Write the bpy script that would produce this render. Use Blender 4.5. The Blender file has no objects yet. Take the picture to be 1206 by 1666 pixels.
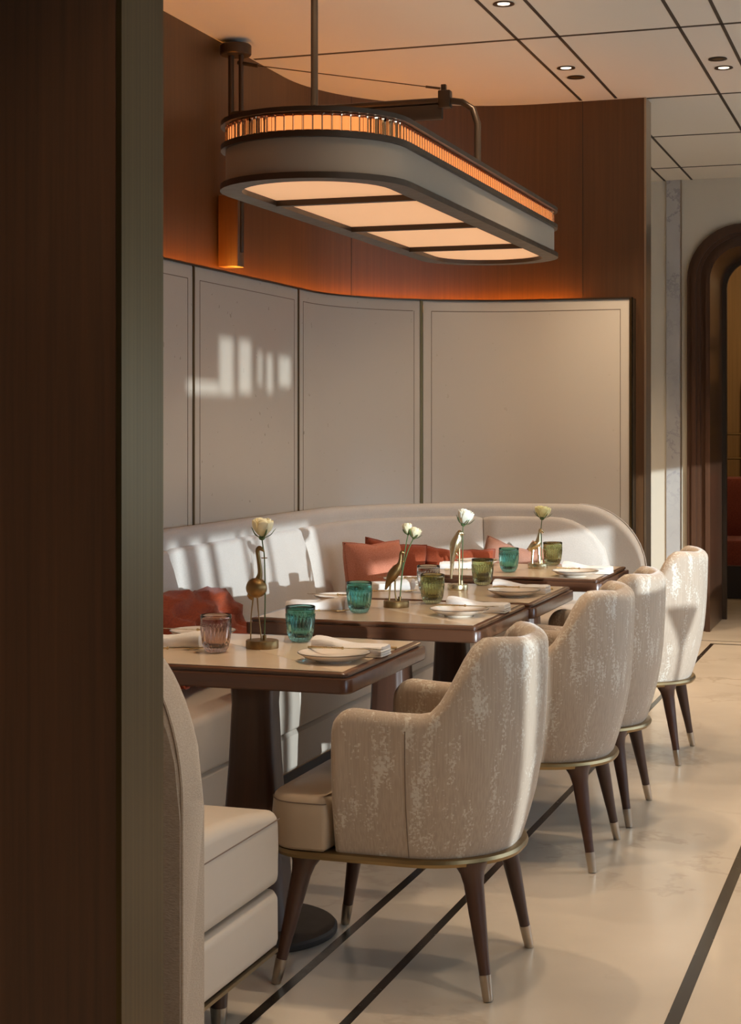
import bpy, bmesh, math, random
from mathutils import Vector, Matrix
PI = math.pi
random.seed(7)
scn = bpy.context.scene
COL = scn.collection

# ---------------------------------------------------------------- camera
YAW = math.atan(897 / 2695)
cd = bpy.data.cameras.new('camera'); cam = bpy.data.objects.new('camera', cd); COL.objects.link(cam)
cam.location = (0, 0, 1.33); cam.rotation_euler = (PI / 2, 0, YAW)
cd.sensor_fit = 'HORIZONTAL'; cd.sensor_width = 36; cd.lens = 36 * 2695 / 1206
cd.shift_y = -138 / 1206; cd.clip_start = 0.05; cd.clip_end = 200
scn.camera = cam
# ---------------------------------------------------------------- exposure, world, sun
vs = scn.view_settings
scn.display_settings.display_device = 'sRGB'
vs.view_transform = 'Standard'; vs.look = 'None'; vs.gamma = 1; vs.use_curve_mapping = False
vs.exposure = 0.12
scn.cycles.max_bounces = 10; scn.cycles.diffuse_bounces = 5; scn.cycles.glossy_bounces = 5
scn.cycles.transmission_bounces = 8; scn.cycles.transparent_max_bounces = 12
scn.cycles.caustics_reflective = False; scn.cycles.caustics_refractive = False
scn.cycles.use_denoising = True
scn.cycles.sample_clamp_indirect = 6
w = bpy.data.worlds.new('sky'); scn.world = w; w.use_nodes = True
bg = w.node_tree.nodes['Background']
bg.inputs[0].default_value = (0.62, 0.80, 1.0, 1); bg.inputs[1].default_value = 4.5
SUN_D = Vector((-0.90, 0.85, -0.13)).normalized()
sl = bpy.data.lights.new('sun', 'SUN'); so = bpy.data.objects.new('sun', sl); COL.objects.link(so)
sl.energy = 4.0; sl.angle = math.radians(.45); sl.color = (0.84, 0.95, 1.0)
so.rotation_euler = SUN_D.to_track_quat('-Z', 'Y').to_euler(); so.location = (6, -5, 4)

# ---------------------------------------------------------------- materials
def newmat(name):
    m = bpy.data.materials.new(name); m.use_nodes = True
    nt = m.node_tree; b = nt.nodes['Principled BSDF']
    return m, nt, b
def N(nt, t, **kw):
    n = nt.nodes.new(t)
    for k, v in kw.items():
        if k in n.inputs: n.inputs[k].default_value = v
        else: setattr(n, k, v)
    return n
def L(nt, a, b): nt.links.new(a, b)
def c4(c): return (c[0], c[1], c[2], 1)
def plain(name, col, rough=.5, metal=0, spec=.5, coat=0):
    m, nt, b = newmat(name)
    b.inputs['Base Color'].default_value = c4(col); b.inputs['Roughness'].default_value = rough
    b.inputs['Metallic'].default_value = metal; b.inputs['Specular IOR Level'].default_value = spec
    b.inputs['Coat Weight'].default_value = coat
    # slight procedural variation
    tc = N(nt, 'ShaderNodeTexCoord'); no = N(nt, 'ShaderNodeTexNoise', Scale=30.0, Detail=3.0)
    mx = N(nt, 'ShaderNodeMapRange'); mx.inputs[3].default_value = max(0.02, rough - .06); mx.inputs[4].default_value = min(1, rough + .06)
    L(nt, tc.outputs['Object'], no.inputs['Vector']); L(nt, no.outputs[0], mx.inputs[0]); L(nt, mx.outputs[0], b.inputs['Roughness'])
    return m
def ramp(nt, stops):
    r = N(nt, 'ShaderNodeValToRGB'); e = r.color_ramp.elements
    e[0].position, e[0].color = stops[0][0], c4(stops[0][1]); e[1].position, e[1].color = stops[-1][0], c4(stops[-1][1])
    for p, c in stops[1:-1]:
        x = e.new(p); x.color = c4(c)
    return r
def wood(name, c0, c1, rough=.4, scale=1, axis='Z', coat=0, dist=0):
    m, nt, b = newmat(name)
    tc = N(nt, 'ShaderNodeTexCoord'); mp = N(nt, 'ShaderNodeMapping')
    s = [70 * scale, 70 * scale, 70 * scale]; s['XYZ'.index(axis)] = 1.6 * scale
    mp.inputs['Scale'].default_value = s
    no = N(nt, 'ShaderNodeTexNoise', Scale=1.0, Detail=5.0, Roughness=.6)
    n2 = N(nt, 'ShaderNodeTexNoise', Scale=.06, Detail=2.0)
    ad = N(nt, 'ShaderNodeMath', operation='ADD'); ad.inputs[1].default_value = 0
    L(nt, tc.outputs['Object'], mp.inputs[0]); L(nt, mp.outputs[0], no.inputs['Vector']); L(nt, mp.outputs[0], n2.inputs['Vector'])
    mi = N(nt, 'ShaderNodeMix'); mi.data_type = 'FLOAT'; mi.inputs[0].default_value = .35
    L(nt, no.outputs[0], mi.inputs[2]); L(nt, n2.outputs[0], mi.inputs[3])
    r = ramp(nt, [(.3, c0), (.7, c1)]); L(nt, mi.outputs[0], r.inputs[0]); L(nt, r.outputs[0], b.inputs['Base Color'])
    b.inputs['Roughness'].default_value = rough; b.inputs['Coat Weight'].default_value = coat; b.inputs['Coat Roughness'].default_value = .15
    bp = N(nt, 'ShaderNodeBump', Strength=.08, Distance=.002); L(nt, no.outputs[0], bp.inputs['Height']); L(nt, bp.outputs[0], b.inputs['Normal'])
    return m
def fabric(name, c0, c1, sc=600, bump=.4, rough=.9, sheen=.3):
    m, nt, b = newmat(name)
    tc = N(nt, 'ShaderNodeTexCoord'); mp = N(nt, 'ShaderNodeMapping')
    mp.inputs['Scale'].default_value = (1, 1, 3)
    L(nt, tc.outputs['Object'], mp.inputs[0])
    no = N(nt, 'ShaderNodeTexNoise', Scale=sc * .35, Detail=2.0); n2 = N(nt, 'ShaderNodeTexNoise', Scale=6.0, Detail=3.0)
    L(nt, mp.outputs[0], no.inputs['Vector']); L(nt, tc.outputs['Object'], n2.inputs['Vector'])
    mi = N(nt, 'ShaderNodeMix'); mi.data_type = 'FLOAT'; mi.inputs[0].default_value = .3
    L(nt, no.outputs[0], mi.inputs[2]); L(nt, n2.outputs[0], mi.inputs[3])
    r = ramp(nt, [(.3, c0), (.7, c1)]); L(nt, mi.outputs[0], r.inputs[0]); L(nt, r.outputs[0], b.inputs['Base Color'])
    b.inputs['Roughness'].default_value = rough; b.inputs['Sheen Weight'].default_value = sheen; b.inputs['Specular IOR Level'].default_value = .2
    bp = N(nt, 'ShaderNodeBump', Strength=bump, Distance=.001); L(nt, no.outputs[0], bp.inputs['Height']); L(nt, bp.outputs[0], b.inputs['Normal'])
    return m
def emis(name, col, s):
    m, nt, b = newmat(name)
    b.inputs['Base Color'].default_value = c4(col); b.inputs['Emission Color'].default_value = c4(col); b.inputs['Emission Strength'].default_value = s
    return m
def glass(name, col, rough=.03, ior=1.45):
    m, nt, b = newmat(name)
    b.inputs['Base Color'].default_value = c4(col); b.inputs['Transmission Weight'].default_value = 1
    b.inputs['Roughness'].default_value = rough; b.inputs['IOR'].default_value = ior
    return m
def marble(name, base, vein, sc, rough, veinw=.5, coat=0.0):
    m, nt, b = newmat(name)
    tc = N(nt, 'ShaderNodeTexCoord')
    w1 = N(nt, 'ShaderNodeTexNoise', Scale=sc * .6, Detail=6.0, Roughness=.6)
    ad = N(nt, 'ShaderNodeVectorMath', operation='MULTIPLY_ADD'); ad.inputs[1].default_value = (.9, .9, .9)
    L(nt, tc.outputs['Object'], w1.inputs['Vector']); L(nt, w1.outputs['Color'], ad.inputs[0]); L(nt, tc.outputs['Object'], ad.inputs[2])
    no = N(nt, 'ShaderNodeTexNoise', Scale=sc, Detail=5.0, Roughness=.55); L(nt, ad.outputs[0], no.inputs['Vector'])
    s = N(nt, 'ShaderNodeMath', operation='SUBTRACT'); s.inputs[1].default_value = .5; L(nt, no.outputs[0], s.inputs[0])
    ab = N(nt, 'ShaderNodeMath', operation='ABSOLUTE'); L(nt, s.outputs[0], ab.inputs[0])
    mr = N(nt, 'ShaderNodeMapRange'); mr.inputs[2].default_value = .022; mr.inputs[3].default_value = veinw; mr.inputs[4].default_value = 0
    L(nt, ab.outputs[0], mr.inputs[0])
    cl = N(nt, 'ShaderNodeTexNoise', Scale=sc * .8, Detail=4.0); L(nt, tc.outputs['Object'], cl.inputs['Vector'])
    base2 = tuple(x * .8 for x in base)
    r = ramp(nt, [(.35, base2), (.65, base)]); L(nt, cl.outputs[0], r.inputs[0])
    mask = N(nt, 'ShaderNodeTexNoise', Scale=sc * .5, Detail=1.0); L(nt, tc.outputs['Object'], mask.inputs['Vector'])
    mk = N(nt, 'ShaderNodeMapRange'); mk.inputs[1].default_value = .4; mk.inputs[2].default_value = .65; L(nt, mask.outputs[0], mk.inputs[0])
    mu = N(nt, 'ShaderNodeMath', operation='MULTIPLY'); L(nt, mr.outputs[0], mu.inputs[0]); L(nt, mk.outputs[0], mu.inputs[1])
    mi = N(nt, 'ShaderNodeMix'); mi.data_type = 'RGBA'; L(nt, mu.outputs[0], mi.inputs[0]); L(nt, r.outputs[0], mi.inputs[6]); mi.inputs[7].default_value = c4(vein)
    L(nt, mi.outputs[2], b.inputs['Base Color']); b.inputs['Roughness'].default_value = rough
    b.inputs['Coat Weight'].default_value = coat; b.inputs['Coat Roughness'].default_value = .06
    return m
def chair_fabric():
    m, nt, b = newmat('chair_velvet')
    tc = N(nt, 'ShaderNodeTexCoord'); oi = N(nt, 'ShaderNodeObjectInfo')
    sn = N(nt, 'ShaderNodeVectorMath', operation='SNAP'); sn.inputs[1].default_value = (.003, .003, .003)
    ofs = N(nt, 'ShaderNodeVectorMath', operation='SCALE'); ofs.inputs[0].default_value = (7.3, 3.1, 5.7)
    L(nt, oi.outputs['Random'], ofs.inputs[3])
    L(nt, tc.outputs['Object'], sn.inputs[0])
    mp = N(nt, 'ShaderNodeMapping'); mp.inputs['Scale'].default_value = (30, 30, 8); L(nt, sn.outputs[0], mp.inputs[0])
    ad0 = N(nt, 'ShaderNodeVectorMath', operation='ADD'); L(nt, mp.outputs[0], ad0.inputs[0]); L(nt, ofs.outputs[0], ad0.inputs[1])
    big = N(nt, 'ShaderNodeTexNoise', Scale=1.0, Detail=2.0); L(nt, ad0.outputs[0], big.inputs['Vector'])
    fi = N(nt, 'ShaderNodeTexNoise', Scale=150.0, Detail=1.0); L(nt, sn.outputs[0], fi.inputs['Vector'])
    a = N(nt, 'ShaderNodeMath', operation='MULTIPLY_ADD'); a.inputs[1].default_value = .75; L(nt, fi.outputs[0], a.inputs[0]); L(nt, big.outputs[0], a.inputs[2])
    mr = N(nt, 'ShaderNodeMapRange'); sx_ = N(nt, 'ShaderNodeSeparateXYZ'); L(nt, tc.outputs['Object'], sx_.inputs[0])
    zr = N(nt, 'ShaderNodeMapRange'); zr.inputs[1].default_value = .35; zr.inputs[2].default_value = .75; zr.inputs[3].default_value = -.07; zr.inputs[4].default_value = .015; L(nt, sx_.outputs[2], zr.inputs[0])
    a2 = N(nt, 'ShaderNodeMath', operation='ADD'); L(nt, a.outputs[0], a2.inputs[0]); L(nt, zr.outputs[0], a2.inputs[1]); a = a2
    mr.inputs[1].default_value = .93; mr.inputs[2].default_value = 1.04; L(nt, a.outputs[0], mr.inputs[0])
    # fine vertical threads
    mt = N(nt, 'ShaderNodeMapping'); mt.inputs['Scale'].default_value = (220, 220, 12); L(nt, tc.outputs['Object'], mt.inputs[0])
    th = N(nt, 'ShaderNodeTexNoise', Scale=1.0, Detail=2.0); L(nt, mt.outputs[0], th.inputs['Vector'])
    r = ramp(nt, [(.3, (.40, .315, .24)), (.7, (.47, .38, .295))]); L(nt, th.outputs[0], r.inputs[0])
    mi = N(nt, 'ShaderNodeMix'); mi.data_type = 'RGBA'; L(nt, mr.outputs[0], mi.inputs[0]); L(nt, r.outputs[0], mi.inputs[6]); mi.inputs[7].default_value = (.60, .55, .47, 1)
    L(nt, mi.outputs[2], b.inputs['Base Color'])
    rr = N(nt, 'ShaderNodeMapRange'); rr.inputs[3].default_value = .75; rr.inputs[4].default_value = .38; L(nt, mr.outputs[0], rr.inputs[0]); L(nt, rr.outputs[0], b.inputs['Roughness'])
    b.inputs['Sheen Weight'].default_value = .4; b.inputs['Sheen Roughness'].default_value = .4
    bp = N(nt, 'ShaderNodeBump', Strength=.5, Distance=.0015); s = N(nt, 'ShaderNodeMath', operation='ADD')
    L(nt, th.outputs[0], s.inputs[0]); L(nt, mr.outputs[0], s.inputs[1]); L(nt, s.outputs[0], bp.inputs['Height']); L(nt, bp.outputs[0], b.inputs['Normal'])
    return m
def brushed(name, col, rough=.35):
    m, nt, b = newmat(name)
    tc = N(nt, 'ShaderNodeTexCoord'); mp = N(nt, 'ShaderNodeMapping'); mp.inputs['Scale'].default_value = (150, 150, .8)
    no = N(nt, 'ShaderNodeTexNoise', Scale=1.0, Detail=3.0); L(nt, tc.outputs['Object'], mp.inputs[0]); L(nt, mp.outputs[0], no.inputs['Vector'])
    r = ramp(nt, [(.3, tuple(x * .75 for x in col)), (.7, col)]); L(nt, no.outputs[0], r.inputs[0]); L(nt, r.outputs[0], b.inputs['Base Color'])
    b.inputs['Metallic'].default_value = 1; b.inputs['Roughness'].default_value = rough
    return m

M = {}
M['wallwood'] = wood('veneer_wall', (.074, .031, .010), (.125, .053, .017), .42)
M['pillarwood'] = wood('veneer_dark', (.05, .022, .010), (.10, .042, .018), .45)
M['walnut'] = wood('walnut', (.070, .029, .015), (.125, .053, .027), .28, scale=.7, axis='X', coat=.4)
M['legwood'] = wood('leg_walnut', (.045, .020, .012), (.085, .036, .021), .38, scale=.7, coat=.1)
M['archwood'] = wood('arch_wood', (.045, .020, .011), (.085, .040, .022), .3, coat=.3)
M['bronze'] = brushed('bronze', (.125, .085, .038), .36)
M['dkbronze'] = plain('dark_bronze', (.060, .040, .026), .36, .6)
M['brass'] = plain('brass', (.30, .215, .11), .34, 1)
M['champagne'] = plain('champagne_metal', (.50, .42, .33), .33, 1)
M['champ2'] = brushed('champagne_brushed', (.50, .42, .32), .3)
M['antique'] = plain('antique_gold', (.27, .175, .075), .42, 1)
M['palegold'] = plain('pale_gold', (.62, .52, .32), .28, 1)
M['ceil'] = plain('ceiling_paint', (.60, .565, .50), .85)
M['groove'] = plain('groove_black', (.030, .020, .014), .6)
M['panel'] = plain('panel_leather', (.46, .405, .335), .30, 0, .5, .25)
M['seam'] = plain('seam_dark', (.16, .11, .08), .7)
M['floor'] = marble('floor_marble', (.68, .59, .48), (.38, .31, .24), 1.5, .24, .55, .15)
M['floorline'] = plain('floor_inlay_black', (.022, .018, .014), .25)
M['stone'] = marble('table_stone', (.78, .62, .45), (.55, .42, .29), 3.5, .28, .3, .2)
M['farwall'] = plain('far_wall_plaster', (.56, .51, .42), .16, 0, .5, .2)
M['greymarble'] = marble('grey_marble', (.46, .44, .42), (.26, .25, .26), 3.0, .18, .8, .3)
M['boucle'] = fabric('banquette_fabric', (.47, .43, .385), (.58, .535, .485), 500, .5)
M['leather'] = plain('seat_leather', (.44, .34, .24), .42, 0, .45)
M['bleather'] = plain('banquette_leather', (.55, .48, .40), .45, 0, .45)
M['linen'] = fabric('bench_outer_fabric', (.34, .27, .20), (.46, .37, .285), 420, .8)
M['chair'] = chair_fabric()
M['napkin'] = fabric('napkin', (.76, .73, .69), (.84, .81, .78), 900, .2)
M['china'] = plain('china', (.74, .68, .60), .15, 0, .5, .5)
M['rim'] = plain('plate_rim', (.06, .045, .03), .3, .5)
M['rust'] = fabric('rust_velvet', (.20, .030, .010), (.36, .065, .02), 260, .6, .55, .12)
M['rustw'] = fabric('rust_weave', (.20, .038, .014), (.34, .075, .03), 500, 1.0, .9, .1)
M['coral'] = fabric('coral_weave', (.42, .13, .07), (.62, .25, .16), 500, 1.0, .9, .1)
M['pink'] = fabric('dusty_pink', (.34, .16, .11), (.44, .24, .17), 500, 1.0, .9, .1)
M['g_teal'] = glass('glass_teal', (.34, .70, .66)); M['g_smoke'] = glass('glass_plum', (.72, .58, .54))
M['g_olive'] = glass('glass_olive', (.60, .62, .38)); M['g_grey'] = glass('glass_grey', (.76, .76, .74))
M['crystal'] = glass('crystal_amber', (1.0, .74, .48), .06, 1.5)
M['shadefab'] = plain('lamp_fabric', (.30, .235, .17), .85)
M['diff'] = emis('diffuser_glow', (1.0, .57, .30), .46)
M['core'] = emis('core_glow', (1.0, .42, .17), 1.15)
M['cove'] = emis('cove_led', (1.0, .34, .035), 60.0)
M['uplight'] = emis('uplight_glow', (1.0, .78, .55), 4)
M['spot'] = emis('downlight_lens', (1.0, .86, .66), 1.6)
M['petal'] = plain('petal_cream', (.86, .80, .52), .6); M['petalw'] = plain('petal_white', (.88, .88, .74), .6)
M['petaly'] = plain('petal_yellow', (.76, .74, .36), .6)
M['green'] = plain('stem_green', (.075, .125, .04), .7)
M['redsofa'] = fabric('red_weave', (.16, .03, .015), (.30, .07, .04), 200, .6)
M['goldpanel'] = wood('gold_panel', (.30, .18, .07), (.46, .28, .11), .4, scale=.8)
for k in ('petal', 'petalw', 'petaly'):
    M[k].node_tree.nodes['Principled BSDF'].inputs['Subsurface Weight'].default_value = .15
def blindmat():
    m = bpy.data.materials.new('blind_cloth'); m.use_nodes = True; nt = m.node_tree; nt.nodes.clear()
    o = N(nt, 'ShaderNodeOutputMaterial'); d = N(nt, 'ShaderNodeBsdfDiffuse'); t = N(nt, 'ShaderNodeBsdfTranslucent'); mx = N(nt, 'ShaderNodeMixShader')
    d.inputs[0].default_value = (.8, .78, .72, 1); t.inputs[0].default_value = (.7, .68, .62, 1); mx.inputs[0].default_value = .4
    L(nt, d.outputs[0], mx.inputs[1]); L(nt, t.outputs[0], mx.inputs[2]); L(nt, mx.outputs[0], o.inputs[0]); return m
M['blind'] = blindmat()

# ---------------------------------------------------------------- helpers
def obj(name, bm, mat, parent=None, smooth=True, loc=None, auto=True):
    me = bpy.data.meshes.new(name)
    bmesh.ops.recalc_face_normals(bm, faces=bm.faces)
    if smooth and auto:
        for e in bm.edges:
            if len(e.link_faces) == 2 and e.calc_face_angle(0) > math.radians(38): e.smooth = False
    for f in bm.faces: f.smooth = smooth
    bm.to_mesh(me); bm.free(); me.materials.append(mat)
    o = bpy.data.objects.new(name, me); COL.objects.link(o)
    if parent: o.parent = parent
    if loc: o.location = loc
    return o
def thing(name, label, cat, loc=(0, 0, 0), rz=0, group=None):
    o = bpy.data.objects.new(name, None); COL.objects.link(o); o.empty_display_size = .05
    o.location = loc; o.rotation_euler = (0, 0, rz); tag(o, label, cat, group); return o
def tag(o, label, cat, group=None):
    o['label'] = label; o['category'] = cat
    if group: o['group'] = group
    return o
def struct(name, bm, mat, label=None, smooth=False):
    o = obj(name, bm, mat, None, smooth); o['kind'] = 'structure'
    if label: o['label'] = label; o['category'] = name.split('_')[0]
    return o
def dup(root, loc, rz, label, group=None):
    def cp(o, p):
        c = o.copy(); COL.objects.link(c)
        if p: c.parent = p
        for ch in list(o.children): cp(ch, c)
        return c
    r = cp(root, None); r.location = loc; r.rotation_euler = (0, 0, rz); r['label'] = label
    if group: r['group'] = group
    return r
def box(bm, x0, x1, y0, y1, z0, z1, bev=0, seg=2):
    r = bmesh.ops.create_cube(bm, size=1)
    for v in r['verts']:
        v.co = Vector(((x0 + x1) / 2 + v.co.x * (x1 - x0), (y0 + y1) / 2 + v.co.y * (y1 - y0), (z0 + z1) / 2 + v.co.z * (z1 - z0)))
    if bev: bmesh.ops.bevel(bm, geom=list({e for v in r['verts'] for e in v.link_edges}), offset=bev, segments=seg, affect='EDGES', profile=.5)
def bx(*a, **k):
    bm = bmesh.new(); box(bm, *a, **k); return bm
def lathe(bm, prof, c=(0, 0, 0), seg=32, fn=None, capb=True, capt=True):
    rings = []
    for r, z in prof:
        ring = []
        for i in range(seg):
            a = 2 * PI * i / seg; rr = r * (fn(a, z) if fn else 1)
            ring.append(bm.verts.new((c[0] + rr * math.cos(a), c[1] + rr * math.sin(a), c[2] + z)))
        rings.append(ring)
    for a, b in zip(rings, rings[1:]):
        for i in range(seg): bm.faces.new((a[i], a[(i + 1) % seg], b[(i + 1) % seg], b[i]))
    if capb: bm.faces.new(rings[0][::-1])
    if capt: bm.faces.new(rings[-1])
def catmull(pts, n=6):
    P = [Vector(p) for p in pts]; out = []
    for i in range(len(P) - 1):
        p0 = P[max(i - 1, 0)]; p1 = P[i]; p2 = P[i + 1]; p3 = P[min(i + 2, len(P) - 1)]
        for k in range(n):
            t = k / n
            out.append(.5 * ((2 * p1) + (p2 - p0) * t + (2 * p0 - 5 * p1 + 4 * p2 - p3) * t * t + (3 * p1 - p0 - 3 * p2 + p3) * t ** 3))
    out.append(P[-1]); return out
def tube(bm, pts, rad, seg=12, smooth=0, flat=1.0, cap=True):
    """rad: number or list per control point; smooth: catmull subdivisions"""
    if not isinstance(rad, (list, tuple)): rad = [rad] * len(pts)
    if smooth:
        q = catmull([(r, 0, 0) for r in rad], smooth); pts = catmull(pts, smooth); rad = [max(v.x, 1e-4) for v in q]
    pts = [Vector(p) for p in pts]; rings = []
    up = None
    for i, p in enumerate(pts):
        t = (pts[min(i + 1, len(pts) - 1)] - pts[max(i - 1, 0)]).normalized()
        if up is None:
            up = Vector((0, 0, 1)) if abs(t.z) < .9 else Vector((1, 0, 0))
        s = t.cross(up).normalized(); up = s.cross(t).normalized()
        ring = [bm.verts.new(p + s * math.cos(2 * PI * k / seg) * rad[i] + up * math.sin(2 * PI * k / seg) * rad[i] * flat) for k in range(seg)]
        rings.append(ring)
    for a, b in zip(rings, rings[1:]):
        for k in range(seg): bm.faces.new((a[k], a[(k + 1) % seg], b[(k + 1) % seg], b[k]))
    if cap: bm.faces.new(rings[0][::-1]); bm.faces.new(rings[-1])
def torus(bm, c, R, r, nx=24, ns=8, ax='Z'):
    g = []
    for i in range(nx):
        a = 2 * PI * i / nx; ring = []
        for k in range(ns):
            b = 2 * PI * k / ns; x = (R + r * math.cos(b)) * math.cos(a); y = (R + r * math.cos(b)) * math.sin(a); z = r * math.sin(b)
            if ax == 'Y': x, y, z = x, z, y
            ring.append(bm.verts.new((c[0] + x, c[1] + y, c[2] + z)))
        g.append(ring)
    for i in range(nx):
        for k in range(ns): bm.faces.new((g[i][k], g[(i + 1) % nx][k], g[(i + 1) % nx][(k + 1) % ns], g[i][(k + 1) % ns]))
def ell(bm, c, rx, ry, rz, rot=None, u=20, v=12):
    r = bmesh.ops.create_uvsphere(bm, u_segments=u, v_segments=v, radius=1)
    m = (rot or Matrix.Identity(3))
    for vv in r['verts']: vv.co = Vector(c) + m @ Vector((vv.co.x * rx, vv.co.y * ry, vv.co.z * rz))
def rrect(x0, x1, y0, y1, r, n=6):
    pts = []
    for cx, cy, a0 in ((x1 - r, y0 + r, -PI / 2), (x1 - r, y1 - r, 0), (x0 + r, y1 - r, PI / 2), (x0 + r, y0 + r, PI)):
        for k in range(n + 1):
            a = a0 + PI / 2 * k / n; pts.append((cx + r * math.cos(a), cy + r * math.sin(a)))
    return pts
def inset(pts, d):
    """offset closed ccw outline inward by d"""
    n = len(pts); out = []
    for i in range(n):
        p0 = Vector(pts[i - 1]); p = Vector(pts[i]); p1 = Vector(pts[(i + 1) % n])
        a = (p - p0).normalized(); b = (p1 - p).normalized(); t = (a + b).normalized()
        nrm = Vector((-t.y, t.x)); c = max(.5, nrm.dot(Vector((-a.y, a.x))))
        out.append(tuple(p + nrm * d / c))
    return out
def loft(bm, pts, layers, crown=0):
    """layers: [(inset, z)], pts ccw outline"""
    rings = []
    for d, z in layers:
        q = inset(pts, d) if d else pts
        rings.append([bm.verts.new((x, y, z)) for x, y in q])
    n = len(pts)
    for a, b in zip(rings, rings[1:]):
        for i in range(n): bm.faces.new((a[i], a[(i + 1) % n], b[(i + 1) % n], b[i]))
    bm.faces.new(rings[0][::-1])
    if crown:
        top = rings[-1]; cx = sum(v.co.x for v in top) / n; cy = sum(v.co.y for v in top) / n; z = layers[-1][1]; prev = top
        for k in range(1, 6):
            s = 1 - k / 6; ring = [bm.verts.new((cx + (v.co.x - cx) * s, cy + (v.co.y - cy) * s, z + crown * (1 - s * s))) for v in top]
            for i in range(n): bm.faces.new((prev[i], prev[(i + 1) % n], ring[(i + 1) % n], ring[i]))
            prev = ring
        c = bm.verts.new((cx, cy, z + crown))
        for i in range(n): bm.faces.new((prev[i], prev[(i + 1) % n], c))
    else: bm.faces.new(rings[-1])
def smst(a, b, x):
    t = min(1, max(0, (x - a) / (b - a))); return t * t * (3 - 2 * t)

# ---------------------------------------------------------------- booth path (wood wall inner face); d = offset into the booth
XE = -1.29; XW = -2.80; CXB = -1.80; YN = 2.71; YF = 8.15; CN = 3.71; CF = 7.15
def path(xn=XE, xf=XE, na=20, ns=10):
    """stations (base, inward normal, tag) from near end to far end"""
    st = []
    for k in range(ns): st.append(((xn + (CXB - xn) * k / ns, YN), (0, 1)))
    for k in range(na): a = -PI / 2 - PI / 2 * k / na; st.append(((CXB + math.cos(a), CN + math.sin(a)), (-math.cos(a), -math.sin(a))))
    n2 = ns * 3
    for k in range(n2): st.append(((XW, CN + (CF - CN) * k / n2), (1, 0)))
    for k in range(na): a = PI - PI / 2 * k / na; st.append(((CXB + math.cos(a), CF + math.sin(a)), (-math.cos(a), -math.sin(a))))
    for k in range(ns + 1): st.append(((CXB + (xf - CXB) * k / ns, YF), (0, -1)))
    return st
def sweep(bm, st, prof, closed=True, caps=True):
    """prof: list of (d,z) or function(index, station)->list"""
    rings = []
    for i, (b, n) in enumerate(st):
        pr = prof(i, b, n) if callable(prof) else prof
        rings.append([bm.verts.new((b[0] + n[0] * d, b[1] + n[1] * d, z)) for d, z in pr])
    m = len(rings[0])
    for a, b in zip(rings, rings[1:]):
        for i in range(m if closed else m - 1): bm.faces.new((a[i], a[(i + 1) % m], b[(i + 1) % m], b[i]))
    if caps and closed: bm.faces.new(rings[0][::-1]); bm.faces.new(rings[-1])
def arcslice(st, s0, s1):
    """resample stations by arclength fraction limits in metres from near end (wall line)"""
    acc = [0]
    for a, b in zip(st, st[1:]): acc.append(acc[-1] + (Vector(b[0]) - Vector(a[0])).length)
    def at(s):
        for i in range(len(acc) - 1):
            if acc[i + 1] >= s - 1e-9:
                t = (s - acc[i]) / (acc[i + 1] - acc[i]); p = Vector(st[i][0]).lerp(Vector(st[i + 1][0]), t); n = Vector(st[i][1]).lerp(Vector(st[i + 1][1]), t).normalized()
                return (tuple(p), tuple(n))
        return st[-1]
    n = max(6, int((s1 - s0) / .05))
    return [at(s0 + (s1 - s0) * k / n) for k in range(n + 1)], acc[-1]

# ================================================================ STRUCTURE
HC = 2.95
fl = struct('floor', bx(-4.5, 2.6, -2.2, 17, -.08, 0), M['floor'])
# floor inlay lines
lines = [(-1.232, -1.208, -2, 10.30), (-1.443, -1.417, -2, 10.30), (-.545, -.512, -2, 10.30)]
k = 1
for x0, x1, y0, y1 in lines:
    struct('trim_%d' % k, bx(x0, x1, y0, y1, -.004, .0008), M['floorline']); k += 1
struct('trim_%d' % k, bx(-1.232, 2.2, 10.30, 10.325, -.004, .0008), M['floorline']); k += 1
struct('trim_%d' % k, bx(-4.4, 2.2, 10.45, 10.462, -.004, .0008), M['floorline']); k += 1
struct('ceiling', bx(-4.5, 2.6, -2.2, 17, HC, HC + .1), M['ceil'])
for x in (-1.603, -1.428, -.932, -.762, .4, .57):
    y1 = 8.12 if x < -1.3 else 10.95
    struct('trim_%d' % k, bx(x - .007, x + .007, -2, y1, HC - .0015, HC + .004), M['groove']); k += 1
    if x < -1.3:
        struct('trim_%d' % k, bx(x - .007, x + .007, 8.30, 10.95, HC - .0015, HC + .004), M['groove']); k += 1
for y in (.9, 3.9, 5.35, 6.76, 8.172, 9.27, 10.41):
    struct('trim_%d' % k, bx(-2.79 if y < 7 else (XE if y < 8.3 else -4.4), 2.2, y - .011, y + .011, HC - .0015, HC + .004), M['groove']); k += 1

# curved wood wall (outer skin .14 thick)
bm = bmesh.new(); sweep(bm, path(xn=-1.36, na=28), [(0, 0), (0, HC), (-.145, HC), (-.145, 0)])
struct('wall_left', bm, M['wallwood'], smooth=True)
# veneer joints in the wood wall
stw = path(na=28)
def at_x(x):   # far flat
    return ((x, YF), (0, -1))
for b, n in (((-1.60, YF), (0, -1)), ((CXB + math.cos(PI - .55), CF + math.sin(PI - .55)), (-math.cos(PI - .55), -math.sin(PI - .55)))):
    p = Vector(b) + Vector(n) * .0005; t = Vector((n[1], -n[0]))
    bm = bmesh.new(); bmesh.ops.create_cube(bm, size=1)
    for v in bm.verts: v.co = Vector((p.x + t.x * v.co.x * .003 + n[0] * v.co.y * .002, p.y + t.y * v.co.x * .003 + n[1] * v.co.y * .002, (1.97 + HC) / 2 + v.co.z * (HC - 1.97)))
    struct('trim_%d' % k, bm, M['groove']); k += 1
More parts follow.
